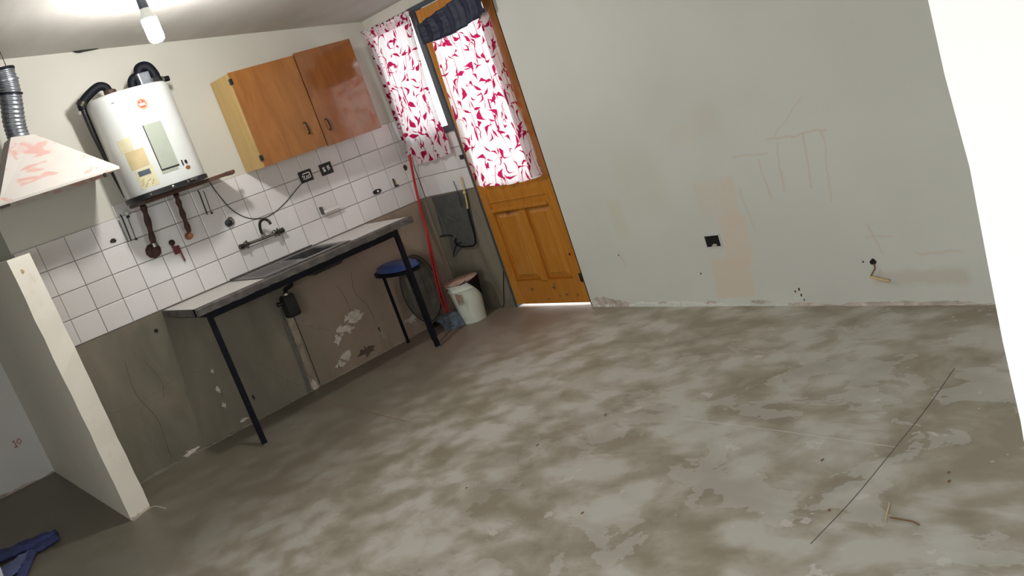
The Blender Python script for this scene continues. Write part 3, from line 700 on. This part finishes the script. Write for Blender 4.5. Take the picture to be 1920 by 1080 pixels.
obj('tray_lip', B(sx0+.015, sx0+.148, YB-.056, YB-.049, 1.062, 1.084, .002), M['tile'], t)
obj('tray_end', B(sx0+.010, sx0+.016, YB-.050, YB-.009, 1.058, 1.112, .002), M['counter_edge'], t)
# faucet
t = thing('wall_faucet', 'worn two-handle wall faucet with a curved spout above the sink', 'faucet', (2.28, YB, 1.07))
obj('mixer_bar', T([(2.15, YB-.045, 1.066), (2.40, YB-.045, 1.060)], .010, 10, False), M['chrome'], t, True)
for xx in (2.175, 2.385): obj('inlet', L((xx, YB-.009, 1.064), [(.022, 0), (.018, .010), (.011, .014), (.011, .040)], 14, (0, -1, 0)), M['chrome'], t, True)
obj('spout', T([(2.288, YB-.05, 1.066), (2.284, YB-.055, 1.12), (2.290, YB-.075, 1.165), (2.305, YB-.115, 1.178), (2.315, YB-.15, 1.160), (2.318, YB-.155, 1.135)], .0095, 12), M['dark_metal'], t, True)
obj('spout_nut', L((2.288, YB-.05, 1.068), [(.015, 0), (.015, .022), (.010, .026)], 6), M['chrome'], t)
for xx, s in ((2.145, -1), (2.405, 1)):
    hd_ = obj('handle', T([(xx, YB-.045, 1.063), (xx+s*.03, YB-.048, 1.066)], .017, 8, False), M['dark_metal'], t)
    obj('handle_cross', T([(xx-s*.018, YB-.062, 1.092), (xx-s*.016, YB-.060, 1.04)], .006, 8, False), M['dark_metal'], hd_)
    obj('handle_cross', T([(xx-s*.036, YB-.06, 1.070), (xx+s*.0, YB-.062, 1.064)], .006, 8, False), M['dark_metal'], hd_)
# thin cable from the heater to the left outlet
cable = tag(obj('power_cable', T([(2.11, YB-.016, 1.505), (2.125, YB-.014, 1.44), (2.17, YB-.014, 1.31), (2.24, YB-.014, 1.225), (2.33, YB-.014, 1.185), (2.42, YB-.014, 1.185), (2.54, YB-.014, 1.225), (2.66, YB-.014, 1.285), (2.715, YB-.018, 1.308)], .0028, 6), M['black'], None, True),
            'thin black cable looping over the tiles from water heater to left outlet', 'cable')

# ------------------------------------------------------------------ countertop with steel sink, on a steel stand
ct = thing('countertop', 'white worktop with a thick worn grey edge, above the black steel frame', 'countertop', (2.3, 5.1, .84))
cx0, cx1, cyf, cz0, cz1 = 1.528, 3.045, 4.815, .843, .885
sx0_, sx1_ = 1.985, 2.585
obj('worktop', B(cx0+.004, sx0_, cyf+.012, YB-.010, cz0+.004, cz1), M['counter'], ct)
obj('worktop', B(sx1_, cx1-.004, cyf+.012, YB-.010, cz0+.004, cz1), M['counter'], ct)
bm = bmesh.new(); n = 60
rr = random.Random(11); rings = []
for i in range(n+1):
    x = cx0+(cx1-cx0)*i/n; a, b = rr.uniform(-.0015, .0015), rr.uniform(-.002, .002)
    rings.append([bm.verts.new((x, y, z)) for y, z in ((cyf+a, cz0+b), (cyf+.055, cz0), (cyf+.055, cz1+.001), (cyf+.010, cz1+.0015), (cyf+a, cz1-.006+b))])
skin(bm, rings); obj('front_edge', bm, M['counter_edge'], ct)
obj('end_edge', B(cx0, cx0+.006, cyf+.03, YB-.010, cz0, cz1+.001), M['counter_edge'], ct)
obj('end_edge', B(cx1-.006, cx1, cyf+.03, YB-.010, cz0, cz1+.001), M['counter_edge'], ct)
sk = thing('kitchen_sink', 'stained stainless steel sink with drainboard set into the worktop', 'sink', (2.28, 5.15, .885))
bm = bmesh.new(); zt = cz1+.003
bx0, bx1, by0, by1, bz = 2.30, 2.555, 4.935, 5.29, .765
X = [sx0_, bx0, bx1, sx1_+.01]; Yv = [cyf+.05, by0, by1, YB-.012]
g = [[bm.verts.new((x, y, zt)) for y in Yv] for x in X]
for i in range(3):
    for j in range(3):
        if not (i == 1 and j == 1): bm.faces.new((g[i][j], g[i+1][j], g[i+1][j+1], g[i][j+1]))
obj('rim', bm, M['steel'], sk)
md = sk.children[0].modifiers.new('t', 'SOLIDIFY'); md.thickness = .004; md.offset = 1
bm = bmesh.new(); rs = []
for (d, z) in ((0, zt+.001), (.008, zt-.006), (.014, bz+.02), (.03, bz+.003), (.07, bz)):
    rs.append([bm.verts.new((x, y, z)) for x, y in ((bx0+d, by0+d), (bx1-d, by0+d), (bx1-d, by1-d), (bx0+d, by1-d))])
skin(bm, rs, False); bm.faces.new(rs[-1]); 
bowl = obj('bowl', bm, M['steel_dark'], sk); md = bowl.modifiers.new('t', 'SOLIDIFY'); md.thickness = .003; md.offset = -1
obj('drain', L((2.43, 5.11, bz+.001), [(.028, 0), (.028, .003), (.015, .002)], 18), M['chrome'], sk, True)
for k in range(5): obj('drain_rib', B(2.02, 2.27, 5.0+k*.062, 5.012+k*.062, zt+.003, zt+.006, .002), M['steel'], sk)
obj('upstand', B(sx0_, sx1_+.01, YB-.022, YB-.012, zt+.003, zt+.014, .002), M['steel'], sk)
st = thing('table_stand', 'black painted square-tube steel stand carrying the worktop', 'stand', (2.25, 4.9, 0))
a = .014
for i, x in enumerate((1.600, 2.918)):
    lg = obj('leg', B(x-a, x+a, 4.868-a, 4.868+a, .004, .842, .002), M['black_steel'], st)
    obj('foot_cap', B(x-a-.001, x+a+.001, 4.868-a-.001, 4.868+a+.001, 0, .012), M['grey_pipe'], lg)
obj('front_rail', B(1.60+a, 2.918-a, 4.868-a, 4.868+a, .800, .8425, .002), M['black_steel'], st)
for x in (1.600, 2.918): obj('side_rail', B(x-a, x+a, 4.868+a, YB-.006, .814, .8425, .002), M['black_steel'], st)
obj('rear_rail', B(1.60+a, 2.918-a, YB-.036, YB-.007, .814, .8425, .002), M['black_steel'], st)
# bottle trap
t = thing('bottle_trap', 'black plastic bottle trap under the sink', 'drain trap', (2.26, 5.3, .52))
obj('inlet_pipe', T([(2.27, 5.20, .764), (2.27, 5.22, .735), (2.262, 5.30, .715), (2.26, 5.32, .70)], .014, 10), M['black'], t, True)
obj('nut', L((2.26, 5.33, .675), [(.026, 0), (.026, .012), (.02, .016)], 8), M['chrome'], t)
bm = bmesh.new(); rs = []
for (w, d, z) in ((.036, .030, .675), (.042, .034, .66), (.044, .036, .54), (.040, .032, .525)):
    rs.append([bm.verts.new((2.262+sx*w, 5.34+sy*d, z)) for sx, sy in ((-1, -1), (1, -1), (1, 1), (-1, 1))])
skin(bm, rs); bmesh.ops.bevel(bm, geom=bm.edges[:], offset=.005, segments=2, affect='EDGES'); obj('cup', bm, M['black'], t)
obj('side_outlet', T([(2.235, 5.34, .63), (2.185, 5.355, .635)], .014, 10, False), M['black'], t, True)
# patched channel and waste pipe down the dado
obj('patched_channel', plate([(2.238, .56), (2.282, .56), (2.280, .40), (2.262, .20), (2.272, 0.0), (2.205, 0.0), (2.222, .12), (2.232, .3)], 'y', YB-.006, .006), M['strip_patch'], wall_back)
for (z, h) in ((.47, .09), (.35, .10), (.235, .09), (.13, .085), (.03, .08)):
    obj('mortar_piece', plate(blob(2.252-(.47-z)*.03, z, .020, h*.5, int(z*100), 12, .25), 'y', YB-.011, .004), M['white_chip' if z < .05 else 'strip_patch'], wall_back)
tag(obj('waste_pipe', T([(2.215, YB-.016, .60), (2.205, YB-.016, .3), (2.190, YB-.016, .01)], .008, 8), M['grey_pipe'], None, True), 'thin grey pipe running down the cement from the bottle trap', 'pipe')
obj('crack', T([(2.29, YB-.006, .56), (2.288, YB-.006, .3), (2.279, YB-.006, .02)], .003, 5), M['black'], wall_back)
# paint splashes and stains on the dado
for (x, z, rx, rz, sd, mt) in ((2.70, .335, .07, .035, 3, 'white_chip'), (2.60, .275, .055, .035, 4, 'white_chip'), (2.52, .235, .03, .03, 12, 'white_chip'), (2.53, .11, .035, .03, 5, 'white_chip'),
                               (2.47, .07, .03, .022, 6, 'white_chip'), (2.70, .065, .06, .035, 7, 'stain'), (1.66, .42, .012, .012, 8, 'white_chip'),
                               (1.645, .30, .012, .022, 9, 'white_chip'), (1.64, .19, .012, .018, 10, 'white_chip'), (1.72, .05, .022, .010, 13, 'white_chip'), (2.86, .14, .03, .05, 14, 'strip_patch'), (3.12, .12, .05, .02, 15, 'plaster_chip'), (1.83, .15, .008, .018, 16, 'black'),
                               (1.35, .025, .04, .018, 17, 'white_chip')):
    obj('paint_splash', plate(blob(x, z, rx, rz, sd, 20, .75), 'y', YB-.006, .0015), M[mt], wall_back)
for pts in (((2.66, .58), (2.68, .52), (2.69, .40), (2.675, .36), (2.66, .27)), ((2.80, .62), (2.77, .48), (2.82, .36), (2.84, .25)), ((1.22, .70), (1.20, .5), (1.25, .3), (1.23, .05)), ((1.32, .66), (1.36, .5), (1.33, .4))):
    obj('crack', T([(x, YB-.0055, z) for x, z in pts], .0018, 5), M['stain'], wall_back)

# ------------------------------------------------------------------ range hood and duct
hood = thing('range_hood', 'white sheet-metal range hood with faded red smears, on the wall at the far left', 'range hood', (1.15, YB, 1.73))
bm = bmesh.new()
r0 = [(.885, 4.91, 1.725), (1.49, 4.91, 1.725), (1.49, YB-.002, 1.725), (.93, YB-.002, 1.725)]
r1 = [(.885, 4.91, 1.738), (1.49, 4.91, 1.738), (1.49, YB-.002, 1.738), (.93, YB-.002, 1.738)]
rt_ = [(1.105, 5.10, 2.045), (1.215, 5.10, 2.03), (1.225, YB-.10, 2.045), (1.11, YB-.10, 2.05)]
A0, A1, A2 = [[bm.verts.new(p) for p in r] for r in (r0, r1, rt_)]
skin(bm, [A0, A1, A2], False); bm.faces.new(A2)
inn = [bm.verts.new((p[0]+(.02 if p[0] < 1.2 else -.02), p[1]+(.02 if p[1] < 5 else -.02), p[2])) for p in r0]
for i in range(4): bm.faces.new((A0[i], A0[(i+1) % 4], inn[(i+1) % 4], inn[i]))
up2 = [bm.verts.new((1.16+(v.co.x-1.16)*.25, 5.22+(v.co.y-5.22)*.3, 2.0)) for v in inn]
skin(bm, [inn, up2], False); bm.faces.new(up2)
obj('canopy', bm, M['hood'], hood)
obj('clip', B(1.400, 1.412, 4.905, 4.925, 1.705, 1.728, .002), M['dark_metal'], hood)
obj('clip', B(.885, .93, 4.905, 4.925, 1.712, 1.726, .002), M['dark_metal'], hood)
path = [(1.160, 5.20, 2.03), (1.170, 5.19, 2.12), (1.195, 5.17, 2.22), (1.212, 5.16, 2.30), (1.218, 5.15, 2.385)]
P = smooth_path(path, 26)
bm = bmesh.new(); rs = []; n = len(P); aa = Vector((1, 0, 0))
for i, p in enumerate(P):
    tt = (P[min(i+1, n-1)]-P[max(i-1, 0)]).normalized(); aa = (aa-tt*aa.dot(tt)).normalized(); bb = tt.cross(aa)
    rs.append(ring(bm, p, aa, bb, .054+.0018*math.sin(i*1.15), 22))
skin(bm, rs); dct = obj('flexible_duct', bm, M['silver'], hood, True)
for i in (66, 88):
    p = P[i]; q = (P[min(i+1, n-1)]-P[i-1]).normalized(); obj('clamp_ring', L(p, [(.060, -.005), (.061, 0), (.060, .005)], 22, q), M['black_steel'] if i != 88 else M['silver'], dct, True)
obj('collar', L(P[-1], [(.058, -.008), (.060, 0), (.058, .006)], 22, (0, 0, 1)), M['black_steel'], dct, True)
obj('hanging_wire', T([(1.245, 5.17, 2.385), (1.25, 5.18, 2.45), (1.25, 5.18, czl(1.25)+.005)], .0022, 6, False), M['rust'], hood)
tag(obj('cable_stub', T([(1.655, YB-.012, 2.448), (1.69, YB-.016, 2.432), (1.73, YB-.02, 2.434), (1.80, YB-.02, 2.432)], lambda s: .003+.008*min(1, s*1.4), 8), M['black'], None, True),
    'short black cable stub at the top of the wall, left of the lit bulb', 'cable')

# ------------------------------------------------------------------ ceiling bulb
t = thing('ceiling_bulb', 'lit white tubular bulb hanging from the ceiling by a short socket', 'bulb', (1.69, 4.25, 2.40))
bc = Vector((1.693, 4.25, 2.262))
obj('socket', L(bc, [(.021, .090), (.023, .095), (.021, .17)], 18), M['frame_grey'], t, True)
obj('cord', T([(bc.x, bc.y, bc.z+.165), (bc.x, bc.y, czl(bc.x)+.01)], .006, 8, False), M['black'], t)
obj('collar', L(bc, [(.037, .044), (.036, .052), (.028, .075), (.022, .094)], 18), M['white_enamel'], t, True)
obj('bulb', L(bc, [(.004, -.068), (.022, -.066), (.033, -.058), (.037, -.045), (.0375, .044)], 24), M['bulb'], t, True)

# ------------------------------------------------------------------ stool, grey tub, hose, bucket, rag
st = thing('stool', 'blue padded stool on black legs, half behind the right stand leg', 'stool', (3.06, 5.15, 0))
def oval(bm, cx, cy, prof, ax, ay, n=36, e=2.4):
    rs = []
    for k, z in prof:
        r_ = []
        for i in range(n):
            a = 2*PI*i/n; c, s = math.cos(a), math.sin(a); q = (abs(c)**e+abs(s)**e)**(-1/e); r_.append(bm.verts.new((cx+ax*k*c*q, cy+ay*k*s*q, z)))
        rs.append(r_)
    skin(bm, rs); return bm
obj('seat_rim', oval(bmesh.new(), 3.00, 5.165, ((.9, .520), (1, .523), (1, .545), (.9, .547)), .105, .235), M['black_steel'], st, True)
obj('seat_pad', oval(bmesh.new(), 3.005, 5.150, ((.92, .546), (1.0, .550), (1.0, .560), (.94, .580), (.75, .592), (.3, .597)), .100, .215), M['blue_seat'], st, True)
for p, q in (((2.975, 5.325, 0), (2.975, 5.325, .53)), ((2.950, 4.935, .0), (2.95, 4.96, .53)), ((3.035, 5.09, 0), (3.03, 5.09, .53))):
    obj('leg', T([p, q], .012, 4, False), M['black_steel'], st)
t = thing('plastic_tub', 'oval grey plastic tub leaning against the cement behind the stool', 'tub', (3.27, 5.38, .05))
bm = bmesh.new(); n = 40; rs = []
lean = Vector((0, -1, -.12)).normalized()
for (k, d) in ((.86, 0), (.90, .010), (.94, .06), (.98, .085), (1.03, .09), (1.03, .083)):
    r_ = []
    for i in range(n):
        a_ = 2*PI*i/n; r_.append(bm.verts.new((3.245+.150*k*math.cos(a_), YB-.010-d*.6, .305+.245*k*math.sin(a_)-.0)))
    rs.append(r_)
skin(bm, rs, False); bm.faces.new(rs[0]); tub = obj('shell', bm, M['grey_plastic'], t, True)
md = tub.modifiers.new('t', 'SOLIDIFY'); md.thickness = .003
obj('rolled_rim', T([(3.245+.155*math.cos(a_), YB-.066, .305+.254*math.sin(a_)) for a_ in [2*PI*i/36 for i in range(37)]], .0028, 6, False), M['black'], t)
bm = bmesh.new(); box(bm, 3.17, 3.31, YB-.022, YB-.012, .18, .42, .004); obj('base_panel', bm, M['grey_plastic'], t)
hs = [(3.515, 5.307, 1.222), (3.515, 5.373, 0.997), (3.495, 5.385, 0.798), (3.45, 5.35, 0.604), (3.382, 5.3, 0.385), (3.345, 5.27, 0.214), (3.312, 5.22, 0.076)]
h = tag(obj('red_hose', T(hs, .0095, 8), M['red_hose'], None, True), 'thin red hose hanging from the window curtain down to the floor rag', 'hose')
obj('hose_strand', T([(3.448, 5.35, 0.646), (3.362, 5.29, 0.426), (3.313, 5.26, 0.227), (3.277, 5.21, 0.083)], .006, 8), M['red_hose'], h, True)
obj('hose_end', T([(3.312, 5.22, 0.076), (3.311, 5.17, 0.042)], .010, 8, False), M['copper'], h, True)
bk = thing('bucket', 'white plastic bucket with a dirty tilted lid in the corner by the door', 'bucket', (3.37, 5.02, 0))
bm = L((3.375, 5.02, 0), [(.086, .0), (.088, .004), (.116, .285), (.122, .287), (.122, .295), (.112, .295), (.084, .012)], 36); obj('shell', bm, M['bucket'], bk, True)
obj('rim_band', L((3.375, 5.02, 0), [(.114, .245), (.119, .247), (.120, .256), (.115, .258)], 36), M['bucket'], bk, True)
obj('drip_stain', plate([(4.99-.02*i+.012*(i % 2), .20-.05*(i % 2)) for i in range(4)]+[(4.91, .235), (4.99, .24)], 'x', 3.262, .001), M['lid'], bk)
ld = L((3.375, 5.02, .303), [(.112, -.006), (.124, -.004), (.126, .006), (.120, .010), (.02, .013)], 30, (-.02, .03, 1)); obj('lid', ld, M['lid'], bk, True)
obj('handle', T([(3.265, 5.07, .27), (3.275, 4.98, .285), (3.30, 4.92, .30), (3.33, 4.90, .315)], .004, 6), M['dark_metal'], bk, True)
rgb = tag(obj('black_rag', B(0, 1, 0, 1, 0, 1), M['black']), 'black strip of cloth hanging over the right rim of the bucket', 'rag')
me = rgb.data; bm = bmesh.new(); n = 10; rws = []
for j in range(n+1):
    v = j/n; r_ = []
    for i in range(5):
        u = i/4; w = (1-.55*v); g_ = math.radians(-112+62*(u*(1-v)+.95*v)); q_ = .1285-.019*v+.003*math.sin(u*9)+.002; r_.append(bm.verts.new((3.375+q_*math.cos(g_), 5.02+q_*math.sin(g_), .322-.16*v-.02*(1-v)*(1-u))))
    rws.append(r_)
for a_, b_ in zip(rws, rws[1:]):
    for i in range(4): bm.faces.new((a_[i], a_[i+1], b_[i+1], b_[i]))
bmesh.ops.solidify(bm, geom=bm.faces[:], thickness=.004); bm.to_mesh(me); bm.free()
def crumple(name, c, r, mat, seed, sub=4, parent=None, squash=1):
    bm = bmesh.new(); bmesh.ops.create_icosphere(bm, subdivisions=sub, radius=1)
    for v in bm.verts:
        p = v.co.copy(); k = 1+.35*mnoise.noise(p*1.3+Vector((seed, 0, 0)))-.30*abs(mnoise.noise(p*2.6+Vector((0, seed, 0))))
        q = Vector((p.x*r[0]*k, p.y*r[1]*k, p.z*r[2]*k)); q.z = max(q.z+r[2]*.35, 0)
        v.co = q+Vector(c)
    return obj(name, bm, mat, parent, True)
tag(crumple('floor_rag', (3.27, 5.15, 0.0), (.09, .13, .085), M['rag'], 2.5), 'crumpled blue-grey rag on the floor left of the bucket', 'rag')
tag(crumple('dark_cloth', (3.33, 5.36, 0.0), (.12, .035, .03), M['black'], 5.5, 3), 'small black cloth lying against the wall behind the blue-grey rag', 'cloth')

# grey cloth and bent wire hanging on the corner wall
X0 = XR-.016
pts = [(5.335, .884), (4.905, .884), (4.925, .75), (4.985, .50), (5.09, .492), (5.145, .50), (5.33, .412), (5.315, .50), (5.30, .56), (5.40, .585), (5.365, .60), (5.345, .74)]
gc = tag(obj('hanging_cloth', plate(pts, 'x', X0+.010, .006), M['grey_cloth']), 'dark grey cloth hanging on the cement wall between red hose and door', 'cloth')
obj('hem', T([(X0, y, z) for y, z in ((5.40, .585), (5.30, .588), (5.24, .575))], .005, 6), M['black'], gc)
obj('fold', T([(X0+.002, y, z) for y, z in ((5.22, .73), (5.16, .69), (5.06, .70))], .003, 6), M['grey_pipe'], gc)
obj('fold', T([(X0+.001, y, z) for y, z in ((5.33, .85), (5.31, .70), (5.30, .56))], .003, 6), M['grey_pipe'], gc)
obj('fold', T([(X0, y, z) for y, z in ((5.16, .52), (5.24, .50), (5.315, .43))], .004, 6), M['black'], gc)
wr = thing('bent_wire', 'thin bent metal rod hooked over the dark grey hanging cloth', 'wire', (X0, 4.95, .5))
obj('rod', T([(X0-.012, 4.885, .985), (X0-.014, 4.895, .90), (X0-.014, 4.915, .80), (X0-.014, 4.93, .76)], .006, 8), M['yellow_wire'], wr, True)
obj('rod', T([(X0-.014, 4.93, .76), (X0-.014, 4.945, .66), (X0-.016, 4.955, .56), (X0-.016, 4.99, .495), (X0-.014, 5.08, .487), (X0-.014, 5.18, .497), (X0-.014, 5.215, .53), (X0-.014, 5.19, .555)], .006, 8), M['black_steel'], wr, True)
obj('joint', L((X0-.014, 4.902, .875), [(.004, -.014), (.012, -.006), (.012, .006), (.004, .012)], 10), M['yellow_wire'], wr, True)
obj('rod', T([(X0-.012, 4.985, .97), (X0-.014, 4.975, .86), (X0-.014, 4.99, .78)], .0028, 6), M['dark_metal'], wr, True)
tag(obj('loose_cable', T([(XR-.012, 4.80, .275), (XR-.012, 4.86, .16), (XR-.015, 4.92, .03), (XR-.02, 4.95, .006)], .003, 6), M['black'], None, True), 'thin black cable slanting down the cement between bucket and door', 'cable')

# ------------------------------------------------------------------ marks and fittings on the long wall
def onwall(y, off=0): return xr(y)-off
t = thing('socket_box', 'empty black square socket box in the long wall right of the door', 'socket box', (onwall(2.92), 2.915, .37))
bm = bmesh.new(); yc, zc = 2.914, .372; hw_, hh = .046, .031; x_ = onwall(yc, .003)
o0 = [(yc-hw_, zc-hh), (yc+hw_, zc-hh), (yc+hw_, zc+hh), (yc-hw_, zc+hh)]
bm = plate(o0, 'x', x_+.0028, .003); obj('box_back', bm, M['black'], t)
bm = bmesh.new(); e = .005
box(bm, x_-.006, x_+.003, yc-hw_-e, yc+hw_+e, zc+hh, zc+hh+e); box(bm, x_-.004, x_+.003, yc-hw_-e, yc+hw_+e, zc-hh-e, zc-hh)
box(bm, x_-.004, x_+.003, yc-hw_-e, yc-hw_, zc-hh, zc+hh); box(bm, x_-.004, x_+.003, yc+hw_, yc+hw_+e, zc-hh, zc+hh)
obj('box_rim', bm, M['wall_big'], t)
obj('plaster_lump', plate(blob(yc-.005, zc-hh+.006, .018, .009, 4, 12, .4), 'x', x_-.0005, .003), M['plaster_chip'], t)
t = thing('wall_cable', 'yellowed cable end sticking out of a small black hole, low on the long wall', 'cable', (onwall(2.05), 2.05, .21))
x_ = onwall(2.05, .002)
obj('hole', plate(blob(2.052, .213, .014, .014, 6, 12, .4), 'x', x_+.001, .003), M['black'], t)
obj('wire', T([(x_-.003, 2.05, .206), (x_-.012, 2.045, .185), (x_-.014, 2.06, .165), (x_-.018, 2.07, .150)], .003, 6), M['twig'], t)
obj('sheath', T([(x_-.018, 2.072, .148), (x_-.022, 2.03, .136), (x_-.022, 1.985, .124)], .0058, 8), M['yellow_wire'], t, True)
bm = plate(blob(2.10, .216, .004, .004, 1, 8), 'x', x_+.001, .002); obj('nail_hole', bm, M['black'], wall_right)
for (y, z, r_) in ((3.64, .33, .006), (3.06, .19, .006), (2.50, .075, .006), (2.475, .085, .008), (2.47, .055, .008), (2.46, .03, .006)):
    obj('chip', plate(blob(y, z, r_*.6, r_, int(z*777), 10, .5), 'x', onwall(y, -.0005), .002), M['rust'], wall_right)
# crumbling plaster along the foot of the walls
def crumb(parent, fn, a0, a1, n, hmax, seed, mat='plaster_chip'):
    r = random.Random(seed); bm = bmesh.new(); rs = []; h = .02
    for i in range(n+1):
        s = a0+(a1-a0)*i/n
        h = max(.002, min(hmax, h+r.uniform(-.008, .008))); d = r.uniform(.003, .012)*(h/hmax)**.5
        rs.append([bm.verts.new(fn(s, o_, z)) for o_, z in ((0, 0), (d+.003, 0), (d, h*.7), (0.0, h))])
    skin(bm, rs); return obj('plaster_edge', bm, M[mat], parent)
fR = lambda s, o_, z: (onwall(s)-o_, s, z)
crumb(wall_right, fR, 3.99, 2.55, 90, .030, 1, 'wall_big'); crumb(wall_right, fR, 2.55, 1.50, 60, .016, 2, 'plaster_chip')
crumb(wall_right, fR, 4.0, 3.66, 24, .055, 5, 'plaster_chip')
for (y, z, ry, rz, sd) in ((3.90, .045, .075, .022, 1), (3.80, .03, .05, .014, 2), (3.05, .018, .035, .010, 3), (2.72, .022, .05, .010, 5), (1.95, .012, .05, .006, 6), (1.75, .012, .08, .006, 7), (3.4, .02, .04, .008, 8)):
    obj('plaster_chip', plate(blob(y, z, ry, rz, sd, 18, .6), 'x', onwall(y, -.002), .007), M['plaster_chip'], wall_right)
crumb(wall_back, lambda s, o_, z: (s, YB-.006-o_, z), .95, 3.5, 130, .016, 3, 'dado')
crumb(wall_recess, lambda s, o_, z: (s, 6.75-o_, z), -.6, .80, 60, .04, 4)
crumb(part, lambda s, o_, z: (s, 4.862+(s-.80)*.54-o_, z), .80, .915, 10, .03, 9)
# small red pencil mark on the recess wall
bm = bmesh.new()
for pts in (((.300, .49), (.312, .50), (.312, .455)), ((.335, .495), (.325, .475), (.338, .457), (.352, .475), (.345, .497), (.335, .495)), ((.30, .453), (.32, .450))):
    tube(bm, [(x+0.356, 6.7485, z+-0.177) for x, z in pts], .003, 5, False)
obj('pencil_mark', bm, M['red_pencil'], wall_recess)

# ------------------------------------------------------------------ floor: joints, litter, blue garment
def floor_line(pts, r, mat): obj('joint_line', T([(x, y, -.0008) for x, y in pts], r, 6), M[mat], floor)
floor_line([(2.16, 5.283), (2.1, 4.811), (2.071, 4.378), (2.047, 3.999)], .0022, 'twig')
floor_line([(2.92, 1.491), (2.624, 1.461), (2.345, 1.445), (2.033, 1.431), (1.787, 1.435)], .0020, 'counter_edge')
floor_line([(2.373, 2.355), (2.365, 1.92), (2.353, 1.676), (2.345, 1.445)], .0018, 'counter')
floor_line([(.95, 4.75), (.92, 4.90), (.80, 4.84)], .0025, 'white_chip')
tag(obj('twig', T([(1.969, 1.287, 0.004), (1.969, 1.253, 0.004), (1.969, 1.222, 0.004), (1.96, 1.197, 0.004)], .0022, 6), M['twig'], None, True), 'thin brown twig lying on the floor at the lower right', 'twig')
tag(obj('straw', T([(2.037, 1.319, 0.004), (1.977, 1.3, 0.004), (1.947, 1.289, 0.004)], .0020, 6), M['yellow_wire'], None, True), 'thin yellow straw lying next to the brown twig', 'straw')
for i, (x, y, lab) in enumerate([(2.239, 1.231, 'upper crumb of the close pair near the right edge of the floor'),
    (2.193, 1.212, 'lower crumb of the close pair near the right edge of the floor'),
    (2.213, 1.635, 'dark crumb on the floor just left of the pale joint line'),
    (1.955, 1.468, 'dark crumb on the floor left of the yellow straw'),
    (2.334, 2.763, 'dark crumb on the floor farthest from the camera, below the door'),
    (2.032, 2.9, 'reddish brown crumb on the floor left of the middle'),
    (1.663, 2.957, 'dark crumb lying alone in the left middle of the floor'),
    (1.684, 2.282, 'upright brown splinter on the pale floor at the bottom centre')]):
    tag(crumple('crumb', (x, y, 0), (.006+.002*(i % 3), .004, .003), M['twig'], i, 2), lab, 'crumb', 'crumbs of dirt on the floor')
blue = thing('blue_garment', 'dark blue cloth garment lying on the floor in the bottom left corner', 'garment', (.35, 5.2, 0))
def strip(name, pts, w, h, mat, seed):
    P = smooth_path([Vector(p) for p in pts], 8); bm = bmesh.new(); rs = []; n = len(P); k = 14
    for i, p in enumerate(P):
        t_ = (P[min(i+1, n-1)]-P[max(i-1, 0)]).normalized(); s_ = Vector((0, 0, 1)).cross(t_).normalized(); u = i/(n-1)
        ww = w(u); hh = h(u); r_ = []
        for j in range(k):
            a_ = 2*PI*j/k; q = p+s_*(ww*math.cos(a_)); z = hh*(.5+.5*math.sin(a_))*(1+.5*mnoise.noise(Vector((u*7, j*.7, seed))))
            r_.append(bm.verts.new((q.x, q.y, .001+max(z, 0))))
        rs.append(r_)
    skin(bm, rs); return obj(name, bm, M[mat], blue, True)
strip('sleeve', [(0.503, 5.247, 0), (0.427, 5.287, 0), (0.339, 5.334, 0), (0.223, 5.375, 0), (0.118, 5.382, 0)], lambda u: .042+.030*math.sin(min(u, .999)*PI*.6)-.03*max(0, .12-u)*5, lambda u: .045, 'blue_cloth', 1)
strip('cuff', [(0.487, 5.202, 0), (0.423, 5.185, 0), (0.352, 5.188, 0)], lambda u: .034-.004*u, lambda u: .035, 'blue_cloth', 2)
strip('body_fold', [(0.356, 5.205, 0), (0.279, 5.151, 0), (0.204, 5.098, 0), (0.094, 5.034, 0)], lambda u: .03+.11*u, lambda u: .03, 'blue_cloth_in', 3)
strip('strap', [(0.373, 5.212, 0), (0.315, 5.078, 0), (0.262, 4.928, 0), (0.209, 4.749, 0)], lambda u: .030, lambda u: .028, 'blue_cloth', 4)
tag(obj('paper_scrap', plate([(0.195, 5.237), (0.202, 5.068), (0.187, 4.851), (0.143, 4.895)], 'z', .060, .003), M['white_cloth']), 'white scrap of paper on the blue garment at the photo corner', 'paper')
